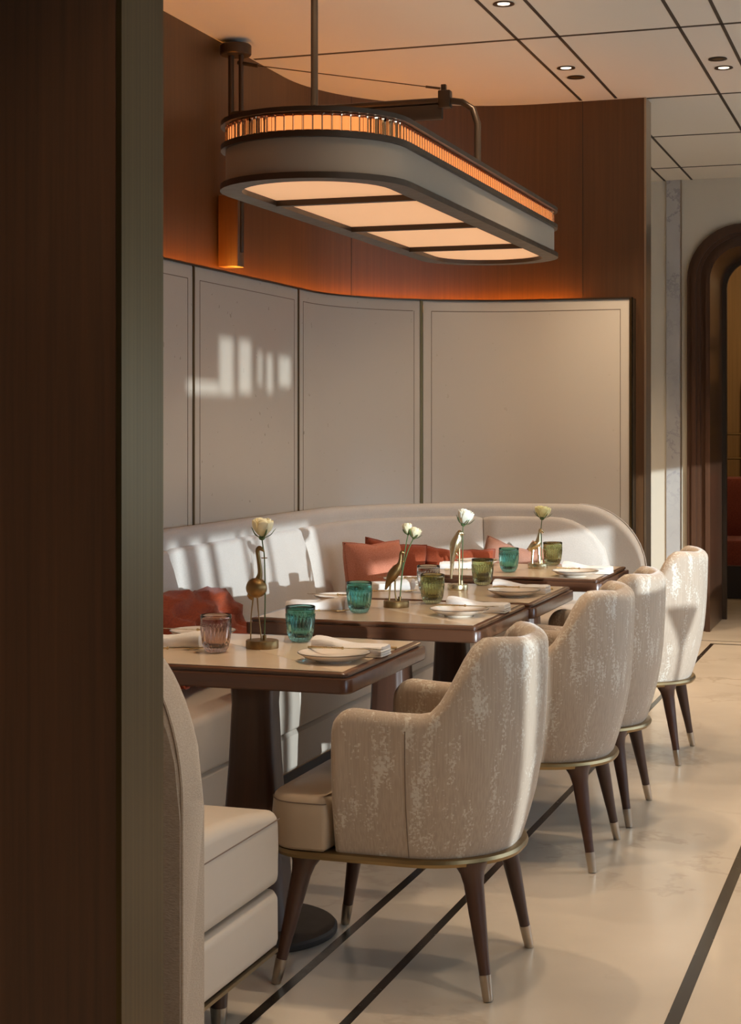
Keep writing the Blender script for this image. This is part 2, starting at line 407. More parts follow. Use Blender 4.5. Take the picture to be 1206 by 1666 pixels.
# near divider face + bronze end caps
XEN = -1.303
struct('wall_near', bx(-3.2, XEN - .004, 2.555, YN - .003, 0, HC), M['pillarwood'])
struct('trim_%d' % k, bx(XEN - .004, XEN + .006, 2.55, YN + .004, 0, HC), M['bronze']); k += 1
struct('trim_%d' % k, bx(XE - .004, XE + .006, YF - .004, YF + .15, 0, HC), M['champ2']); k += 1
# other walls
bm = bmesh.new(); box(bm, -4.5, -3.0, -2.2, -2.1, 0, HC); box(bm, -3.0, 2.6, -2.2, -2.1, 0, HC)
struct('wall_back', bm, M['farwall'])
struct('wall_side', bx(-4.5, -4.4, -2.1, 17, 0, HC), M['farwall'])

# wainscot panels: padded pieces with frames
PT = 1.955; PD = .12
total = None
XPN = -1.46
st_all = path(xn=XPN, xf=-1.335, na=28)
_, TOT = arcslice(st_all, 0, .1)
def s_of(pred):
    pass
S_near = 0.0
sN = (XPN - CXB); sA = PI / 2; sS = CF - CN
def s_straight(y): return sN + sA + (y - CN)
def s_far(x): return sN + sA + sS + sA + (x - CXB)
def s_arc(theta): return sN + sA + sS + theta
# seams measured: px317 -> y 5.9 ; px484 -> y~7.2 ; px687 -> on far arc
cuts = [0, sN + .5, s_straight(3.60), s_straight(4.74), s_straight(5.88), s_straight(7.02), s_arc(.907), TOT]
pw = thing('wall_panelling', 'cream leather wall panels with bronze joints curving behind the banquette', 'wall panelling')
for a, b in zip(cuts, cuts[1:]):
    g = .006
    st, _ = arcslice(st_all, a + g, b - g)
    bm = bmesh.new(); sweep(bm, st, [(PD - .02, .3), (PD - .02, PT), (PD - .003, PT), (PD, PT - .004), (PD, .3)])
    o = obj('panel', bm, M['panel'], pw)
    # stitched frame line
    st2, _ = arcslice(st_all, a + g + .05, b - g - .05)
    bm = bmesh.new(); e = PD + .0006
    sweep(bm, st2, [(e - .002, PT - .053), (e, PT - .053), (e, PT - .050), (e - .002, PT - .050)])
    for s_ in (st2[:2], st2[-2:]):
        p0 = Vector(s_[0][0]); p1 = Vector(s_[1][0]); n = s_[0][1]
        q = p1 if s_ is not st2[:2] and s_[1] is st2[-1] else p0
        d = (p1 - p0).normalized() * .0015
        tube(bm, [(q.x + n[0] * e, q.y + n[1] * e, .5), (q.x + n[0] * e, q.y + n[1] * e, PT - .051)], .0012, 4)
    obj('stitching', bm, M['seam'], o)
    st3, _ = arcslice(st_all, max(0, b - .012), min(TOT, b + .002))
    bm = bmesh.new(); sweep(bm, st3, [(PD - .02, .3), (PD - .02, PT), (PD + .004, PT), (PD + .004, .3)]); obj('joint_strip', bm, M['bronze'], pw)
bm = bmesh.new(); sweep(bm, st_all, [(PD - .03, PT), (PD - .03, PT + .008), (PD + .006, PT + .008), (PD + .006, PT)])
obj('top_rail', bm, M['dkbronze'], pw)
bm = bmesh.new(); sweep(bm, arcslice(st_all, TOT - .004, TOT)[0], [(0, .3), (0, PT + .006), (PD + .006, PT + .006), (PD + .006, .3)]); obj('end_rail', bm, M['bronze'], pw)
# cove light strip behind the panels
cv = bmesh.new(); sweep(cv, path(xn=-1.45, xf=-1.62), [(.018, PT - .04), (.018, PT - .035), (.036, PT - .035), (.036, PT - .04)])
o = obj('cove_light', cv, M['cove']); tag(o, 'amber light strip glowing in the slot above the cream wall panels', 'strip light')

# far marble wall with the arched opening
YW = 10.95
def arch_outline(x0, x1, zt, r, n=10):
    pts = [(x1, 0)]
    for kk in range(n + 1): a = PI / 2 * kk / n; pts.append((x1 - r + r * math.cos(a), zt - r + r * math.sin(a)))
    for kk in range(n + 1): a = PI / 2 + PI / 2 * kk / n; pts.append((x0 + r + r * math.cos(a), zt - r + r * math.sin(a)))
    pts.append((x0, 0)); return pts
AX0, AX1 = -1.455, .15
def arch_band(bm, o0, o1, y0, y1, n=10):
    a = arch_outline(*o0, n=n); b = arch_outline(*o1, n=n)
    m = len(a); V = []
    for pts, y in ((a, y0), (b, y0), (b, y1), (a, y1)): V.append([bm.verts.new((x, y, z)) for x, z in pts])
    for j in range(4):
        for i in range(m - 1): bm.faces.new((V[j][i], V[j][i + 1], V[(j + 1) % 4][i + 1], V[(j + 1) % 4][i]))
    for i in (0, m - 1): bm.faces.new([V[j][i] for j in range(4)])
bm = bmesh.new()
box(bm, -4.4, AX0 + .02, YW, YW + .1, 0, HC); box(bm, AX1 - .02, 2.6, YW, YW + .1, 0, HC); box(bm, AX0 + .02, AX1 - .02, YW, YW + .1, 2.62, HC)
a = arch_outline(AX0 + .02, AX1 - .02, 2.62, .36)
vs_ = {}
for cx_, idx, sx in ((AX1 - .02, range(1, 12), 1), (AX0 + .02, range(12, 23), -1)):   # corner spandrels
    pts = [a[i] for i in idx]; f = []
    for y in (YW, YW + .1): f.append([bm.verts.new((x, y, z)) for x, z in pts] + [bm.verts.new((cx_, y, 2.62))])
    bm.faces.new(f[0]); bm.faces.new(f[1][::-1])
    for i in range(len(f[0])): j = (i + 1) % len(f[0]); bm.faces.new((f[0][i], f[0][j], f[1][j], f[1][i]))
struct('wall_far', bm, M['farwall'])
struct('trim_%d' % k, bx(-1.592, -1.500, YW - .012, YW, 0, HC), M['greymarble']); k += 1
struct('trim_%d' % k, bx(-1.500, -1.492, YW - .014, YW, 0, HC), M['champagne']); k += 1
# arched doorway frame as a door structure with moulding parts
dr = thing('door_1', 'dark wooden arched doorway frame at the end of the aisle', 'doorway'); dr['kind'] = 'structure'
steps = [(0, .03, .03), (.03, .06, .045), (.06, .085, .03), (.085, .12, .02), (.12, .15, .045)]
for a_, b_, pr in steps:
    bm = bmesh.new(); arch_band(bm, (AX0 + a_, AX1 - a_, 2.65 - a_, .36 - a_), (AX0 + b_, AX1 - b_, 2.65 - b_, .36 - b_), YW - pr, YW + .05)
    obj('moulding', bm, M['archwood'], dr)
bm = bmesh.new(); arch_band(bm, (AX0 + .12, AX1 - .12, 2.53, .24), (AX0 + .145, AX1 - .145, 2.505, .215), YW + .05, YW + .72, n=10)
obj('reveal', bm, M['archwood'], dr)
bm = bmesh.new(); arch_band(bm, (AX0 + .135, AX1 - .135, 2.515, .225), (AX0 + .175, AX1 - .175, 2.475, .185), YW + .70, YW + .74)
obj('inner_edge', bm, M['dkbronze'], dr)
# room beyond
struct('wall_beyond', bx(-4.4, 2.6, 15.0, 15.1, 0, HC), M['goldpanel'])
bm = bmesh.new(); box(bm, -4.4, AX0 - .1, YW + .1, YW + .3, 0, HC)
struct('wall_return', bm, M['farwall'])

# window wall on the right with sill and translucent blinds
XR = 2.2
bm = bmesh.new()
box(bm, XR, XR + .2, -2.2, 17, 0, .74); box(bm, XR, XR + .2, -2.2, 17, 2.72, HC)
posts = [(-2.2, .70), (2.34, 2.41), (4.5, 4.62), (6.3, 6.42), (8.3, 8.5), (9.6, 17)]
for a_, b_ in posts: box(bm, XR, XR + .2, a_, b_, .74, 2.72)
struct('wall_right', bm, M['farwall'])
for i in range(len(posts) - 1):
    a_, b_ = posts[i][1], posts[i + 1][0]
    wn = thing('window_%d' % (i + 1), 'window in the right wall', 'window'); wn['kind'] = 'structure'
    bm = bmesh.new()
    for r_ in ((a_, a_ + .03, .74, 2.72), (b_ - .03, b_, .74, 2.72), (a_, b_, .74, .77), (a_, b_, 2.69, 2.72)): box(bm, XR + .08, XR + .12, r_[0], r_[1], r_[2], r_[3])
    obj('window_frame', bm, M['dkbronze'], wn, False)
    bm = bmesh.new(); zb = 1.38 if i == 1 else 1.60  # blind bottoms cut the sun; the second keeps it off the banquette
    if i == 0:     # unseen blind; gaps cut to throw sun patches onto the cream panels
        box(bm, XR + .03, XR + .033, a_ + .005, b_ - .005, zb, 2.16); box(bm, XR + .03, XR + .033, a_ + .005, b_ - .005, 2.41, 2.70)
        gaps = [(1.18, 1.48, 2.17, 2.22), (1.49, 1.63, 2.17, 2.40), (1.69, 1.82, 2.18, 2.40), (1.90, 1.94, 2.22, 2.36), (2.00, 2.06, 2.19, 2.35), (2.14, 2.28, 2.22, 2.35)]
        cur = a_ + .005
        for g0, g1, z0, z1 in gaps:
            box(bm, XR + .03, XR + .033, cur, g0, 2.16, 2.41)
            if z0 > 2.16: box(bm, XR + .03, XR + .033, g0, g1, 2.16, z0)
            box(bm, XR + .03, XR + .033, g0, g1, z1, 2.41); cur = g1
        box(bm, XR + .03, XR + .033, cur, b_ - .005, 2.16, 2.41)
    else: box(bm, XR + .03, XR + .033, a_ + .005, b_ - .005, zb, 2.70)
    bl = obj('sun_cut_blind', bm, M['blind'], wn, False)
# unseen screen added to keep low sun off the middle armchairs
sc_ = thing('shade_screen', 'added wooden screen out of view, shading the middle armchairs from the sun', 'screen')
bm = bmesh.new(); box(bm, 1.18, 1.22, 2.75, 3.38, .02, 1.11); box(bm, 1.18, 1.22, 3.38, 4.02, .02, 1.045); obj('screen_panel', bm, M['walnut'], sc_, False)
bm = bmesh.new(); box(bm, 1.16, 1.24, 2.73, 3.38, 1.11, 1.135); box(bm, 1.16, 1.24, 3.38, 4.04, 1.045, 1.07); obj('screen_top', bm, M['dkbronze'], sc_, False)
obj('screen_foot', bx(1.12, 1.28, 2.80, 3.97, 0, .02), M['dkbronze'], sc_, False)
# unseen slats added at the first window to split the sun into streaks
for y, wd in ((.70, .10), (.89, .07), (1.04, .11), (1.25, .07), (1.58, .04), (1.70, .04), (1.82, .04)):
    bm = bx(XR - .06, XR - .055, y, y + wd, .75, 1.75)
    o = obj('sun_slat', bm, M['blind'], None, False); tag(o, 'added pale slat at the window, splitting the sun into streaks', 'blind slat', 'added sun slats')

wv = thing('shadow_vase', 'added funnel vase on the window ledge, casting a blotch on the farthest armchair', 'vase', (XR + .05, 3.62, .74))  # unseen vase added to cast a shadow blotch on the far armchair
bm = bmesh.new(); lathe(bm, [(.05, 0), (.055, .01), (.012, .03), (.012, .17), (.03, .22), (.085, .33), (.08, .33), (.02, .22)], (0, 0, 0), 28, capt=False); obj('vessel', bm, M['dkbronze'], wv)
# ================================================================ BANQUETTE
bq = thing('banquette', 'long pale upholstered banquette curving around the booth behind the tables', 'banquette')
BXN, BXF = -1.320, -1.262
stb = path(xn=BXN, xf=BXF, na=26, ns=40)
def endtop(x, y):
    far = y > 5.4
    xe = BXF if far else BXN; a = .33 if far else .20; drop = .34 if far else .34
    t = (x - (xe - a)) / a
    if t <= 0: return .955
    t = min(t, .9999)
    return .955 - drop * (1 - math.sqrt(1 - t * t))
def shell(i, b, n):
    straight = abs(n[1]) > .99
    h = endtop(b[0], b[1]) if straight else .955
    d0, d1 = PD + .004, .235; r = .03
    zb = .06 if n[1] > .99 else .15
    p = [(d0, zb), (d0, h - r)]
    for kk in range(5): a = PI - PI / 2 * kk / 4; p.append((d0 + r + r * math.cos(a), h - r + r * math.sin(a)))
    for kk in range(5): a = PI / 2 - PI / 2 * kk / 4; p.append((d1 - r + r * math.cos(a), h - r + r * math.sin(a)))
    p += [(d1, h - r - .01), (d1, zb)]
    return p
nl = 38
bm = bmesh.new(); sweep(bm, stb[nl - 1:], shell); sh = obj('back_shell', bm, M['boucle'], bq)
bm = bmesh.new(); sweep(bm, stb[:nl], shell); sh2 = obj('end_shell', bm, M['linen'], bq)
# end face + seam tubes
for far in (False, True):
    xe = BXF if far else BXN; y0 = YF if far else YN; sg = -1 if far else 1
    bm = bmesh.new()
    prof = []
    a = .33 if far else .20
    for kk in range(15):
        t = math.sin(PI / 2 * kk / 14); prof.append((xe - a + a * t, .955 - .34 * (1 - math.sqrt(max(0, 1 - t * t)))))
    prof.append((xe, .15))
    pts = [(x + .002, y0 + sg * (PD + .01), z + .0) for x, z in prof]
    tube(bm, pts, .0035, 6); obj('piping', bm, M['linen'] if not far else M['boucle'], sh if far else sh2)
    # end upholstery face
# inner back cushions
SB = PI / 2; sb0 = (BXN - CXB)
def sbs(y): return sb0 + SB + (y - CN)
totb = sb0 + SB + (CF - CN) + SB + (BXF - CXB)
cuts = [.10, sb0 + .9, sbs(4.10), sbs(5.37), sbs(6.69), sbs(CF) + 1.25, totb - .13]
xs_end = [BXN, BXF]
for ci, (a, b) in enumerate(zip(cuts, cuts[1:])):
    st, _ = arcslice(stb, a + .002, b - .002); ln = b - a; ns = len(st) - 1
    first = ci == 0; last = ci == len(cuts) - 2
    def cush(i, bb, n):
        s = ln * i / ns; e = min(s, ln - s); rr = .02
        sq = math.sqrt(max(0, 1 - (1 - min(e, rr) / rr) ** 2)) if e < rr else 1
        h = .895
        de = (ln - s) if last else (s if first else 9)
        if de < .30: t = 1 - de / .30; h = .895 - .33 * (1 - math.sqrt(max(0, 1 - min(t, .999) ** 2)))
        f = 1 - .012 * (1 - sq) / .05
        top = .235 + .05; bot = .235 + .12 if not (first or last) else .235 + .10
        top_ = .232 + (.05) * (.4 + .6 * sq); bot_ = .232 + (bot - .232) * (.85 + .15 * sq)
        h_ = h - .01 * (1 - sq); r = .025
        p = [(.225, .44), (.225, h_ - .002)]
        for kk in range(6):
            an = PI / 2 - PI / 2 * kk / 5; p.append((top_ - r + r * math.cos(an), h_ - r + r * math.sin(an)))
        for tt in (.12, .3, .5, .7, .85): p.append((top_ + (bot_ - top_) * (tt ** .8) + .012 * math.sin(PI * tt), h_ - r - (h_ - r - .50) * tt))
        p += [(bot_, .47), (bot_ - .01, .44)]
        return p
    bm = bmesh.new(); sweep(bm, st, cush); c = obj('back_cushion', bm, M['boucle'], bq)
# seat cushions and base
seatst = path(xn=-1.382, xf=-1.36, na=26, ns=20)
sn0 = -1.382 - CXB
def sss(y): return sn0 + SB + (y - CN)
tots = sn0 + SB + (CF - CN) + SB + (-1.36 - CXB)
scuts = [0, sn0 + .0 + .75, sss(4.3), sss(5.37), sss(6.69), sss(CF) + .8, tots]
def seatprof(z0, z1, D1, crown, r=.028):
    def f(i, b, n):
        d1 = D1 + .05 * max(0, n[1])
        p = [(.23, z0), (.23, z1 + crown * .4)]
        for kk in range(1, 6):
            t = kk / 6; p.append((.23 + (d1 - r - .23) * t, z1 + crown * math.sin(PI * (.35 + .65 * t)) ** 1))
        for kk in range(6): an = PI / 2 - PI / 2 * kk / 5; p.append((d1 - r + r * math.cos(an), z1 - r + r * math.sin(an)))
        p += [(d1 + .003, (z0 + z1) / 2)]
        for kk in range(4): an = -PI / 2 * kk / 3; p.append((d1 - .012 + .012 * math.cos(an), z0 + .012 + .012 * math.sin(an)))
        return p
    return f
def roundend(st, prof, bm, ends=(True, True), rr=.03):
    """sweep whose ends are rounded by shrinking the section"""
    def pf(i, b, n):
        p = prof(i, b, n); cx = sum(x for x, _ in p) / len(p); cz = sum(z for _, z in p) / len(p)
        return p
    sweep(bm, st, pf)
def fillet_end(st, prof, r, nseg=5):
    """returns stations + profile scaling for rounded swept ends"""
    out = []; pr = []
    (b0, n0), (b1, n1) = st[0], st[1]; t = (Vector(b0) - Vector(b1)).normalized()
    for kk in range(nseg + 1): a = PI / 2 * kk / nseg; out.append((tuple(Vector(b0) + t * (r * math.cos(a) - r)), n0)); pr.append(r * (1 - math.sin(a)))
    mid = [s for s in st[1:-1]]
    out += mid; pr += [0] * len(mid)
    (b0, n0), (b1, n1) = st[-1], st[-2]; t = (Vector(b0) - Vector(b1)).normalized()
    for kk in range(nseg, -1, -1): a = PI / 2 * kk / nseg; out.append((tuple(Vector(b0) + t * (r * math.cos(a) - r)), n0)); pr.append(r * (1 - math.sin(a)))
    return out, pr
def sweep_r(bm, st, prof, r):
    out, pr = fillet_end(st, prof, r)
    def f(i, b, n):
        p = prof(i, b, n) if callable(prof) else prof; q = pr[i]
        if q == 0: return p
        d0 = min(x for x, _ in p); d1 = max(x for x, _ in p); z0 = min(z for _, z in p); z1 = max(z for _, z in p)
        cd, cz = (d0 + d1) / 2, (z0 + z1) / 2
        return [(cd + (x - cd) * (1 - q / ((d1 - d0) / 2)), cz + (z - cz) * (1 - q / ((z1 - z0) / 2))) for x, z in p]
    sweep(bm, out, f)
for ci, (a, b) in enumerate(zip(scuts, scuts[1:])):
    st, _ = arcslice(seatst, a + .001, b - .001)
    bm = bmesh.new(); sweep_r(bm, st, seatprof(.288, .462, .755, .042), .03 if ci in (0, len(scuts) - 2) else .008)
    c = obj('seat_cushion', bm, M['bleather'], bq)
    if ci == 0:   # stitched seam round the top edge
        bm = bmesh.new(); b0, n0 = st[0]; pts = []
        for d, z in ((.24, .455), (.5, .455), (.79, .455)): pts.append((b0[0] + .0002, b0[1] + n0[1] * d, z - .013))
        tube(bm, pts, .0016, 5); obj('seam', bm, M['seam'], c)
bm = bmesh.new(); st, _ = arcslice(seatst, 0.002, tots - .002)
sweep_r(bm, st, lambda i, b, n: [(.14, .15), (.14, .272), (.20, .282)] + [(x + .05 * max(0, n[1]), z) for x, z in ((.735, .282), (.748, .27), (.75, .16), (.742, .15))], .02)
obj('seat_base', bm, M['bleather'], bq)
bm = bmesh.new(); sweep(bm, st, lambda i, b, n: [(.14, .142), (.14, .15), (.735 + .05 * max(0, n[1]), .15), (.735 + .05 * max(0, n[1]), .142)]); obj('base_rail', bm, M['brass'], bq)
def small_leg(x, y):
    bm = bmesh.new(); lathe(bm, [(.019, .045), (.024, .145)], (x, y, 0), 16); lg = obj('leg', bm, M['legwood'], bq)
    bm = bmesh.new(); lathe(bm, [(.0165, 0), (.0195, .045)], (x, y, 0), 16); obj('ferrule', bm, M['champagne'], lg)
for x, y in ((-1.48, 3.38), (-1.48, 3.02), (-2.14, 4.3), (-2.14, 5.37), (-2.14, 6.69), (-1.45, 7.50), (-2.5, 4.3), (-2.5, 5.37), (-2.5, 6.69), (-1.45, 7.88), (-1.95, 3.35), (-1.95, 7.5)): small_leg(x, y)

# ================================================================ TABLES
def make_table(w=.755, d=.66):
    t = thing('dining_table', '', 'table')
    o = rrect(-w / 2, w / 2, -d / 2, d / 2, .028, 6)
    bm = bmesh.new(); loft(bm, o, [(.004, .690), (0, .694), (0, .722), (.002, .726), (.012, .727)]); obj('apron', bm, M['walnut'], t)
    o2 = inset(o, .012)
    bm = bmesh.new(); loft(bm, o2, [(.006, .726), (.006, .730), (0, .731), (0, .7355), (.002, .738), (.004, .739)]); obj('edge_moulding', bm, M['walnut'], t)
    o3 = inset(o, .030)
    bm = bmesh.new(); loft(bm, o3, [(0, .735), (0, .7397), (.0006, .740)]); obj('stone_top', bm, M['stone'], t)
    bm = bmesh.new(); n = 48
    prof = [(.112, .092, .02), (.100, .084, .10), (.086, .074, .25), (.070, .062, .45), (.062, .056, .60), (.066, .060, .66), (.085, .080, .69)]
    rings = []
    for a_, b_, z in prof[::1]:
        ring = []
        for i in range(n):
            th = 2 * PI * i / n; c, s = math.cos(th), math.sin(th)
            ex = 2 / 3.2; rr = 1 - .035 * (1 if (i % 8) in (0,) else 0)
            ring.append(bm.verts.new((a_ * .93 * abs(c) ** ex * (1 if c > 0 else -1) * rr, b_ * abs(s) ** ex * (1 if s > 0 else -1) * rr, z)))
        rings.append(ring)
    for a_, b_ in zip(rings, rings[1:]):
        for i in range(n): bm.faces.new((a_[i], a_[(i + 1) % n], b_[(i + 1) % n], b_[i]))
    bm.faces.new(rings[0][::-1]); bm.faces.new(rings[-1])
    obj('pedestal', bm, M['legwood'], t)
    bm = bmesh.new(); lathe(bm, [(.214, 0), (.217, .004), (.217, .014), (.211, .02), (.05, .024)], (0, 0, 0), 56); obj('base_plate', bm, M['groove'], t)
    return t
TX = [(-1.672, 4.06), (-1.614, 5.07), (-1.598, 5.73), (-1.552, 6.68)]
TL = ['nearest square dining table, with the plum glass and the long-necked ostrich vase',
      'second dining table from the front, with the heron vase and two small buds',
      'third dining table, with the parrot vase, close behind the heron one',
      'farthest dining table, by the curved end of the banquette']
tb0 = make_table()
for i, (x, y) in enumerate(TX):
    if i == 0: tb0.location = (x, y, 0.001); tb0['label'] = TL[0]; tb0['group'] = 'square dining tables'
    else: dup(tb0, (x, y, 0.001), 0, TL[i], 'square dining tables')
TT = .741

# ================================================================ CHAIRS
def make_chair():
    t = thing('armchair', '', 'chair')
    S = []   # (x,y,nx,ny,theta,s)
    hw = .262; r = .235; xb = .278; x0 = -.135
    ns = 14
    xs = xb - r
    for kk in range(ns): S.append((x0 + (xs - x0) * kk / ns, -hw, 0, -1, 0))
    for kk in range(16): a = PI / 2 * kk / 16; S.append((xs + r * math.sin(a), -(hw - r) - r * math.cos(a), math.sin(a), -math.cos(a), a))
    for kk in range(7): S.append((xb, -(hw - r) + 2 * (hw - r) * kk / 6, 1, 0, PI / 2))
    S2 = [(x, -y, nx, -ny, a) for x, y, nx, ny, a in S[:-7][::-1]]
    S = S + S2
    # insert dense ends
    def endst(sg):
        return [(x0 + d, sg * hw, 0, sg, 0) for d in (0, .002, .006, .012, .02)]
    S = endst(-1) + S[2:-2] + endst(1)[::-1]
    bm = bmesh.new(); rings = []
    for x, y, nx, ny, a in S:
        e = x - x0 if a == 0 else 1
        sl_ = (x - xs) if a == 0 else r * a
        h = .668 - .006 * smst(-.1, .03, x) + .176 * (smst(.055, .212, sl_) if a < PI / 2 else 1) - .008 * smst(.22, .35, sl_ if a < PI / 2 else 1)
        if e < .06: h -= .06 - math.sqrt(max(0, .06 ** 2 - (.06 - e) ** 2))
        th = .064
        q = math.sqrt(max(0, 1 - (1 - min(e, .02) / .02) ** 2)) if e < .02 else 1
        q = max(q, .12); cen = -th / 2
        pr = []
        zb = .322
        def off(z):
            v = (z - zb) / .5; return -.022 * (1 - min(1, v * 2.2)) ** 2 + .012 * math.sin(PI * min(1, v)) + max(0, nx) ** 1.5 * .045 * v
        rr = th / 2
        for z in (zb, zb + .02, zb + .06, zb + .12, zb + .2): pr.append((cen + (th / 2) * q, z, 1))
        zt = h - rr
        n3 = 5
        zs = zb + .2
        for kk in range(1, n3): pr.append((cen + th / 2 * q, zs + (zt - zs) * kk / n3, 1))
        for kk in range(9): an = PI * kk / 8; pr.append((cen + rr * q * math.cos(an), zt + rr * math.sin(an), 1))
        for kk in range(1, n3): pr.append((cen - th / 2 * q, zt + (zs - zt) * kk / n3, 1))
        pr.append((cen - th / 2 * q, zb + .1, 1)); pr.append((cen - th / 2 * q, zb, 1))
        rings.append([bm.verts.new((x + nx * (o + off(z)), y + ny * (o + off(z)), z)) for o, z, _ in pr])
    m = len(rings[0])
    for p, q in zip(rings, rings[1:]):
        for i in range(m): bm.faces.new((p[i], p[(i + 1) % m], q[(i + 1) % m], q[i]))
    bm.faces.new(rings[0][::-1]); bm.faces.new(rings[-1])
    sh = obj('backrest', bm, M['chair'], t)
    # vertical seams where arm and back meet
    for sg in (-1, 1):
        bm = bmesh.new(); pts = []
        for kk in range(9):
            z = .325 + .30 * kk / 8; v = (z - .322) / .5
            o = -.022 * (1 - min(1, v * 2.2)) ** 2 + .012 * math.sin(PI * min(1, v))
            pts.append((.055, sg * (.262 + o + .0004), z))
        tube(bm, pts, .0011, 5); obj('seam', bm, M['seam'], sh)
    # seat
    o = [(-.292 + .0, -.2), ]
    outl = []
    def arc(cx, cy, rr, a0, a1, n=6):
        for kk in range(n + 1): a = a0 + (a1 - a0) * kk / n; outl.append((cx + rr * math.cos(a), cy + rr * math.sin(a)))
    arc(-.306 + .085, -.258 + .085, .085, PI, 1.5 * PI)         # near front corner
    arc(-.145 - .012, -.258 + .012, .012, 1.5 * PI, 2 * PI, 3)
    outl.append((-.140, -.200)); outl.append((.10, -.198))
    arc(.10, -.10, .098, 1.5 * PI, 2 * PI); arc(.10, .10, .098, 0, .5 * PI)
    outl.append((-.140, .200)); arc(-.145 - .012, .258 - .012, .012, 0, .5 * PI, 3)
    arc(-.306 + .085, .258 - .085, .085, .5 * PI, PI)
    bm = bmesh.new(); loft(bm, outl, [(.010, .323), (.002, .330), (0, .36), (-.003, .40), (0, .432), (.005, .446), (.012, .452)], crown=.018)
    st_ = obj('seat', bm, M['leather'], t)
    bm = bmesh.new(); q = outl; nn = len(q); sel = [i for i in range(nn) if q[i][0] < -.145]
    for grp in (sel,):
        # order: near corner start .. ; build path from far to near via front
        i0 = [i for i in sel if q[i][1] > 0]; i1 = [i for i in sel if q[i][1] <= 0]
        pts = [(q[i][0], q[i][1], .437) for i in i0 + i1]
        tube(bm, pts, .0014, 5)
    obj('seam', bm, M['seam'], st_)
    # brass base ring
    rr_ = []
    o = [(-.285, -.17)]; outl2 = []
    def arc2(cx, cy, rr, a0, a1, n=8):
        for kk in range(n + 1): a = a0 + (a1 - a0) * kk / n; outl2.append((cx + rr * math.cos(a), cy + rr * math.sin(a)))
    arc2(-.302 + .09, -.252 + .09, .09, PI, 1.5 * PI); arc2(.042, -.022, .23, 1.5 * PI, 2 * PI, 14); arc2(.042, .022, .23, 0, .5 * PI, 14); arc2(-.302 + .09, .252 - .09, .09, .5 * PI, PI)
    bm = bmesh.new(); loft(bm, outl2, [(.008, .302), (.001, .304), (-.002, .312), (.001, .320), (.006, .323)]); obj('base_ring', bm, M['brass'], t)
    for (fx, fy, tx, ty, fr) in ((-.275, -.250, -.215, -.205, 1), (-.275, .250, -.215, .205, 1), (.238, -.212, .185, -.165, 0), (.238, .212, .185, .165, 0)):
        T = Vector((tx, ty, .304)); F = Vector((fx, fy, .055)); G = Vector((fx + (fx - tx) * .0, fy, 0)); d = (T - F)
        F2 = Vector((fx - (tx - fx) * .0, fy, 0))
        line = lambda s: Vector((fx, fy, 0)).lerp(T, s)
        bm = bmesh.new()
        tube(bm, [line(s) for s in (.19, .3, .5, .7, .85, .93, 1.0)], [.0135, .0145, .018, .0215, .024, .029, .040], 18)
        lg = obj('leg', bm, M['legwood'], t)
        bm = bmesh.new(); tube(bm, [line(s) for s in (0.0, .015, .19)], [.0105, .012, .0145], 18); obj('ferrule', bm, M['champagne'], lg)
    return t
CH = [(-1.19, 3.935), (-1.17, 5.11), (-1.16, 5.705), (-1.145, 6.77)]
CL = ['nearest beige patterned armchair, drawn up to the front table',
      'second beige armchair from the front, at the heron vase table',
      'third beige armchair from the front, mostly hidden behind the second one',
      'farthest beige armchair, its back brightly sunlit, just before the arched doorway']
ch0 = make_chair()
for i, (x, y) in enumerate(CH):
    if i == 0: ch0.location = (x, y, 0.001); ch0['label'] = CL[0]; ch0['group'] = 'armchairs along the aisle'
    else: dup(ch0, (x, y, 0.001), 0, CL[i], 'armchairs along the aisle')
# ================================================================ PENDANT LAMP
pl = thing('pendant_lamp', 'long oval bronze pendant lamp ringed with amber crystals over the tables', 'lamp', (-1.68, 5.56, 0))
PHW, PHL, PR = .268, 1.27, .268     # half width of fabric body, half length
def stadium(r, n=18):
    pts = []; c = PHL - PHW
    for kk in range(n + 1): a = PI * kk / n; pts.append((r * math.cos(a), c + r * math.sin(a)))
    for kk in range(n + 1): a = PI + PI * kk / n; pts.append((r * math.cos(a), -c + r * math.sin(a)))
    return pts
def band(bm, r0, r1, z0, z1, n=18, bev=0.0):
    A = stadium(r0, n); B = stadium(r1, n); m = len(A); V = []
    for pts, z in ((A, z0), (B, z0), (B, z1), (A, z1)): V.append([bm.verts.new((x, y, z)) for x, y in pts])
    for j in range(4):
        for i in range(m): bm.faces.new((V[j][i], V[j][(i + 1) % m], V[(j + 1) % 4][(i + 1) % m], V[(j + 1) % 4][i]))
Z0 = 2.018
bm = bmesh.new(); band(bm, .222, .286, Z0, Z0 + .018); obj('bottom_rim', bm, M['dkbronze'], pl)
bm = bmesh.new(); band(bm, .262, .270, Z0 + .018, Z0 + .116); obj('fabric_band', bm, M['shadefab'], pl)
bm = bmesh.new(); band(bm, .20, .284, Z0 + .116, Z0 + .132); obj('middle_rail', bm, M['dkbronze'], pl)
bm = bmesh.new(); band(bm, .20, .284, Z0 + .186, Z0 + .200); obj('top_rail', bm, M['dkbronze'], pl)
bm = bmesh.new(); loft(bm, stadium(.24), [(0, Z0 + .196), (0, Z0 + .200)]); obj('top_plate', bm, M['dkbronze'], pl)
bm = bmesh.new(); band(bm, .13, .17, Z0 + .200, Z0 + .204); obj('added_uplight', bm, M['uplight'], pl)  # unseen strip added to brighten the ceiling above the lamp
bm = bmesh.new(); band(bm, .236, .240, Z0 + .134, Z0 + .184); obj('glow_band', bm, M['core'], pl)
# copper fretted bands above and below the crystals
for z in (Z0 + .132, Z0 + .179):
    bm = bmesh.new(); band(bm, .250, .256, z, z + .007); obj('copper_band', bm, plain('copper', (.30, .10, .05), .4, 1), pl)
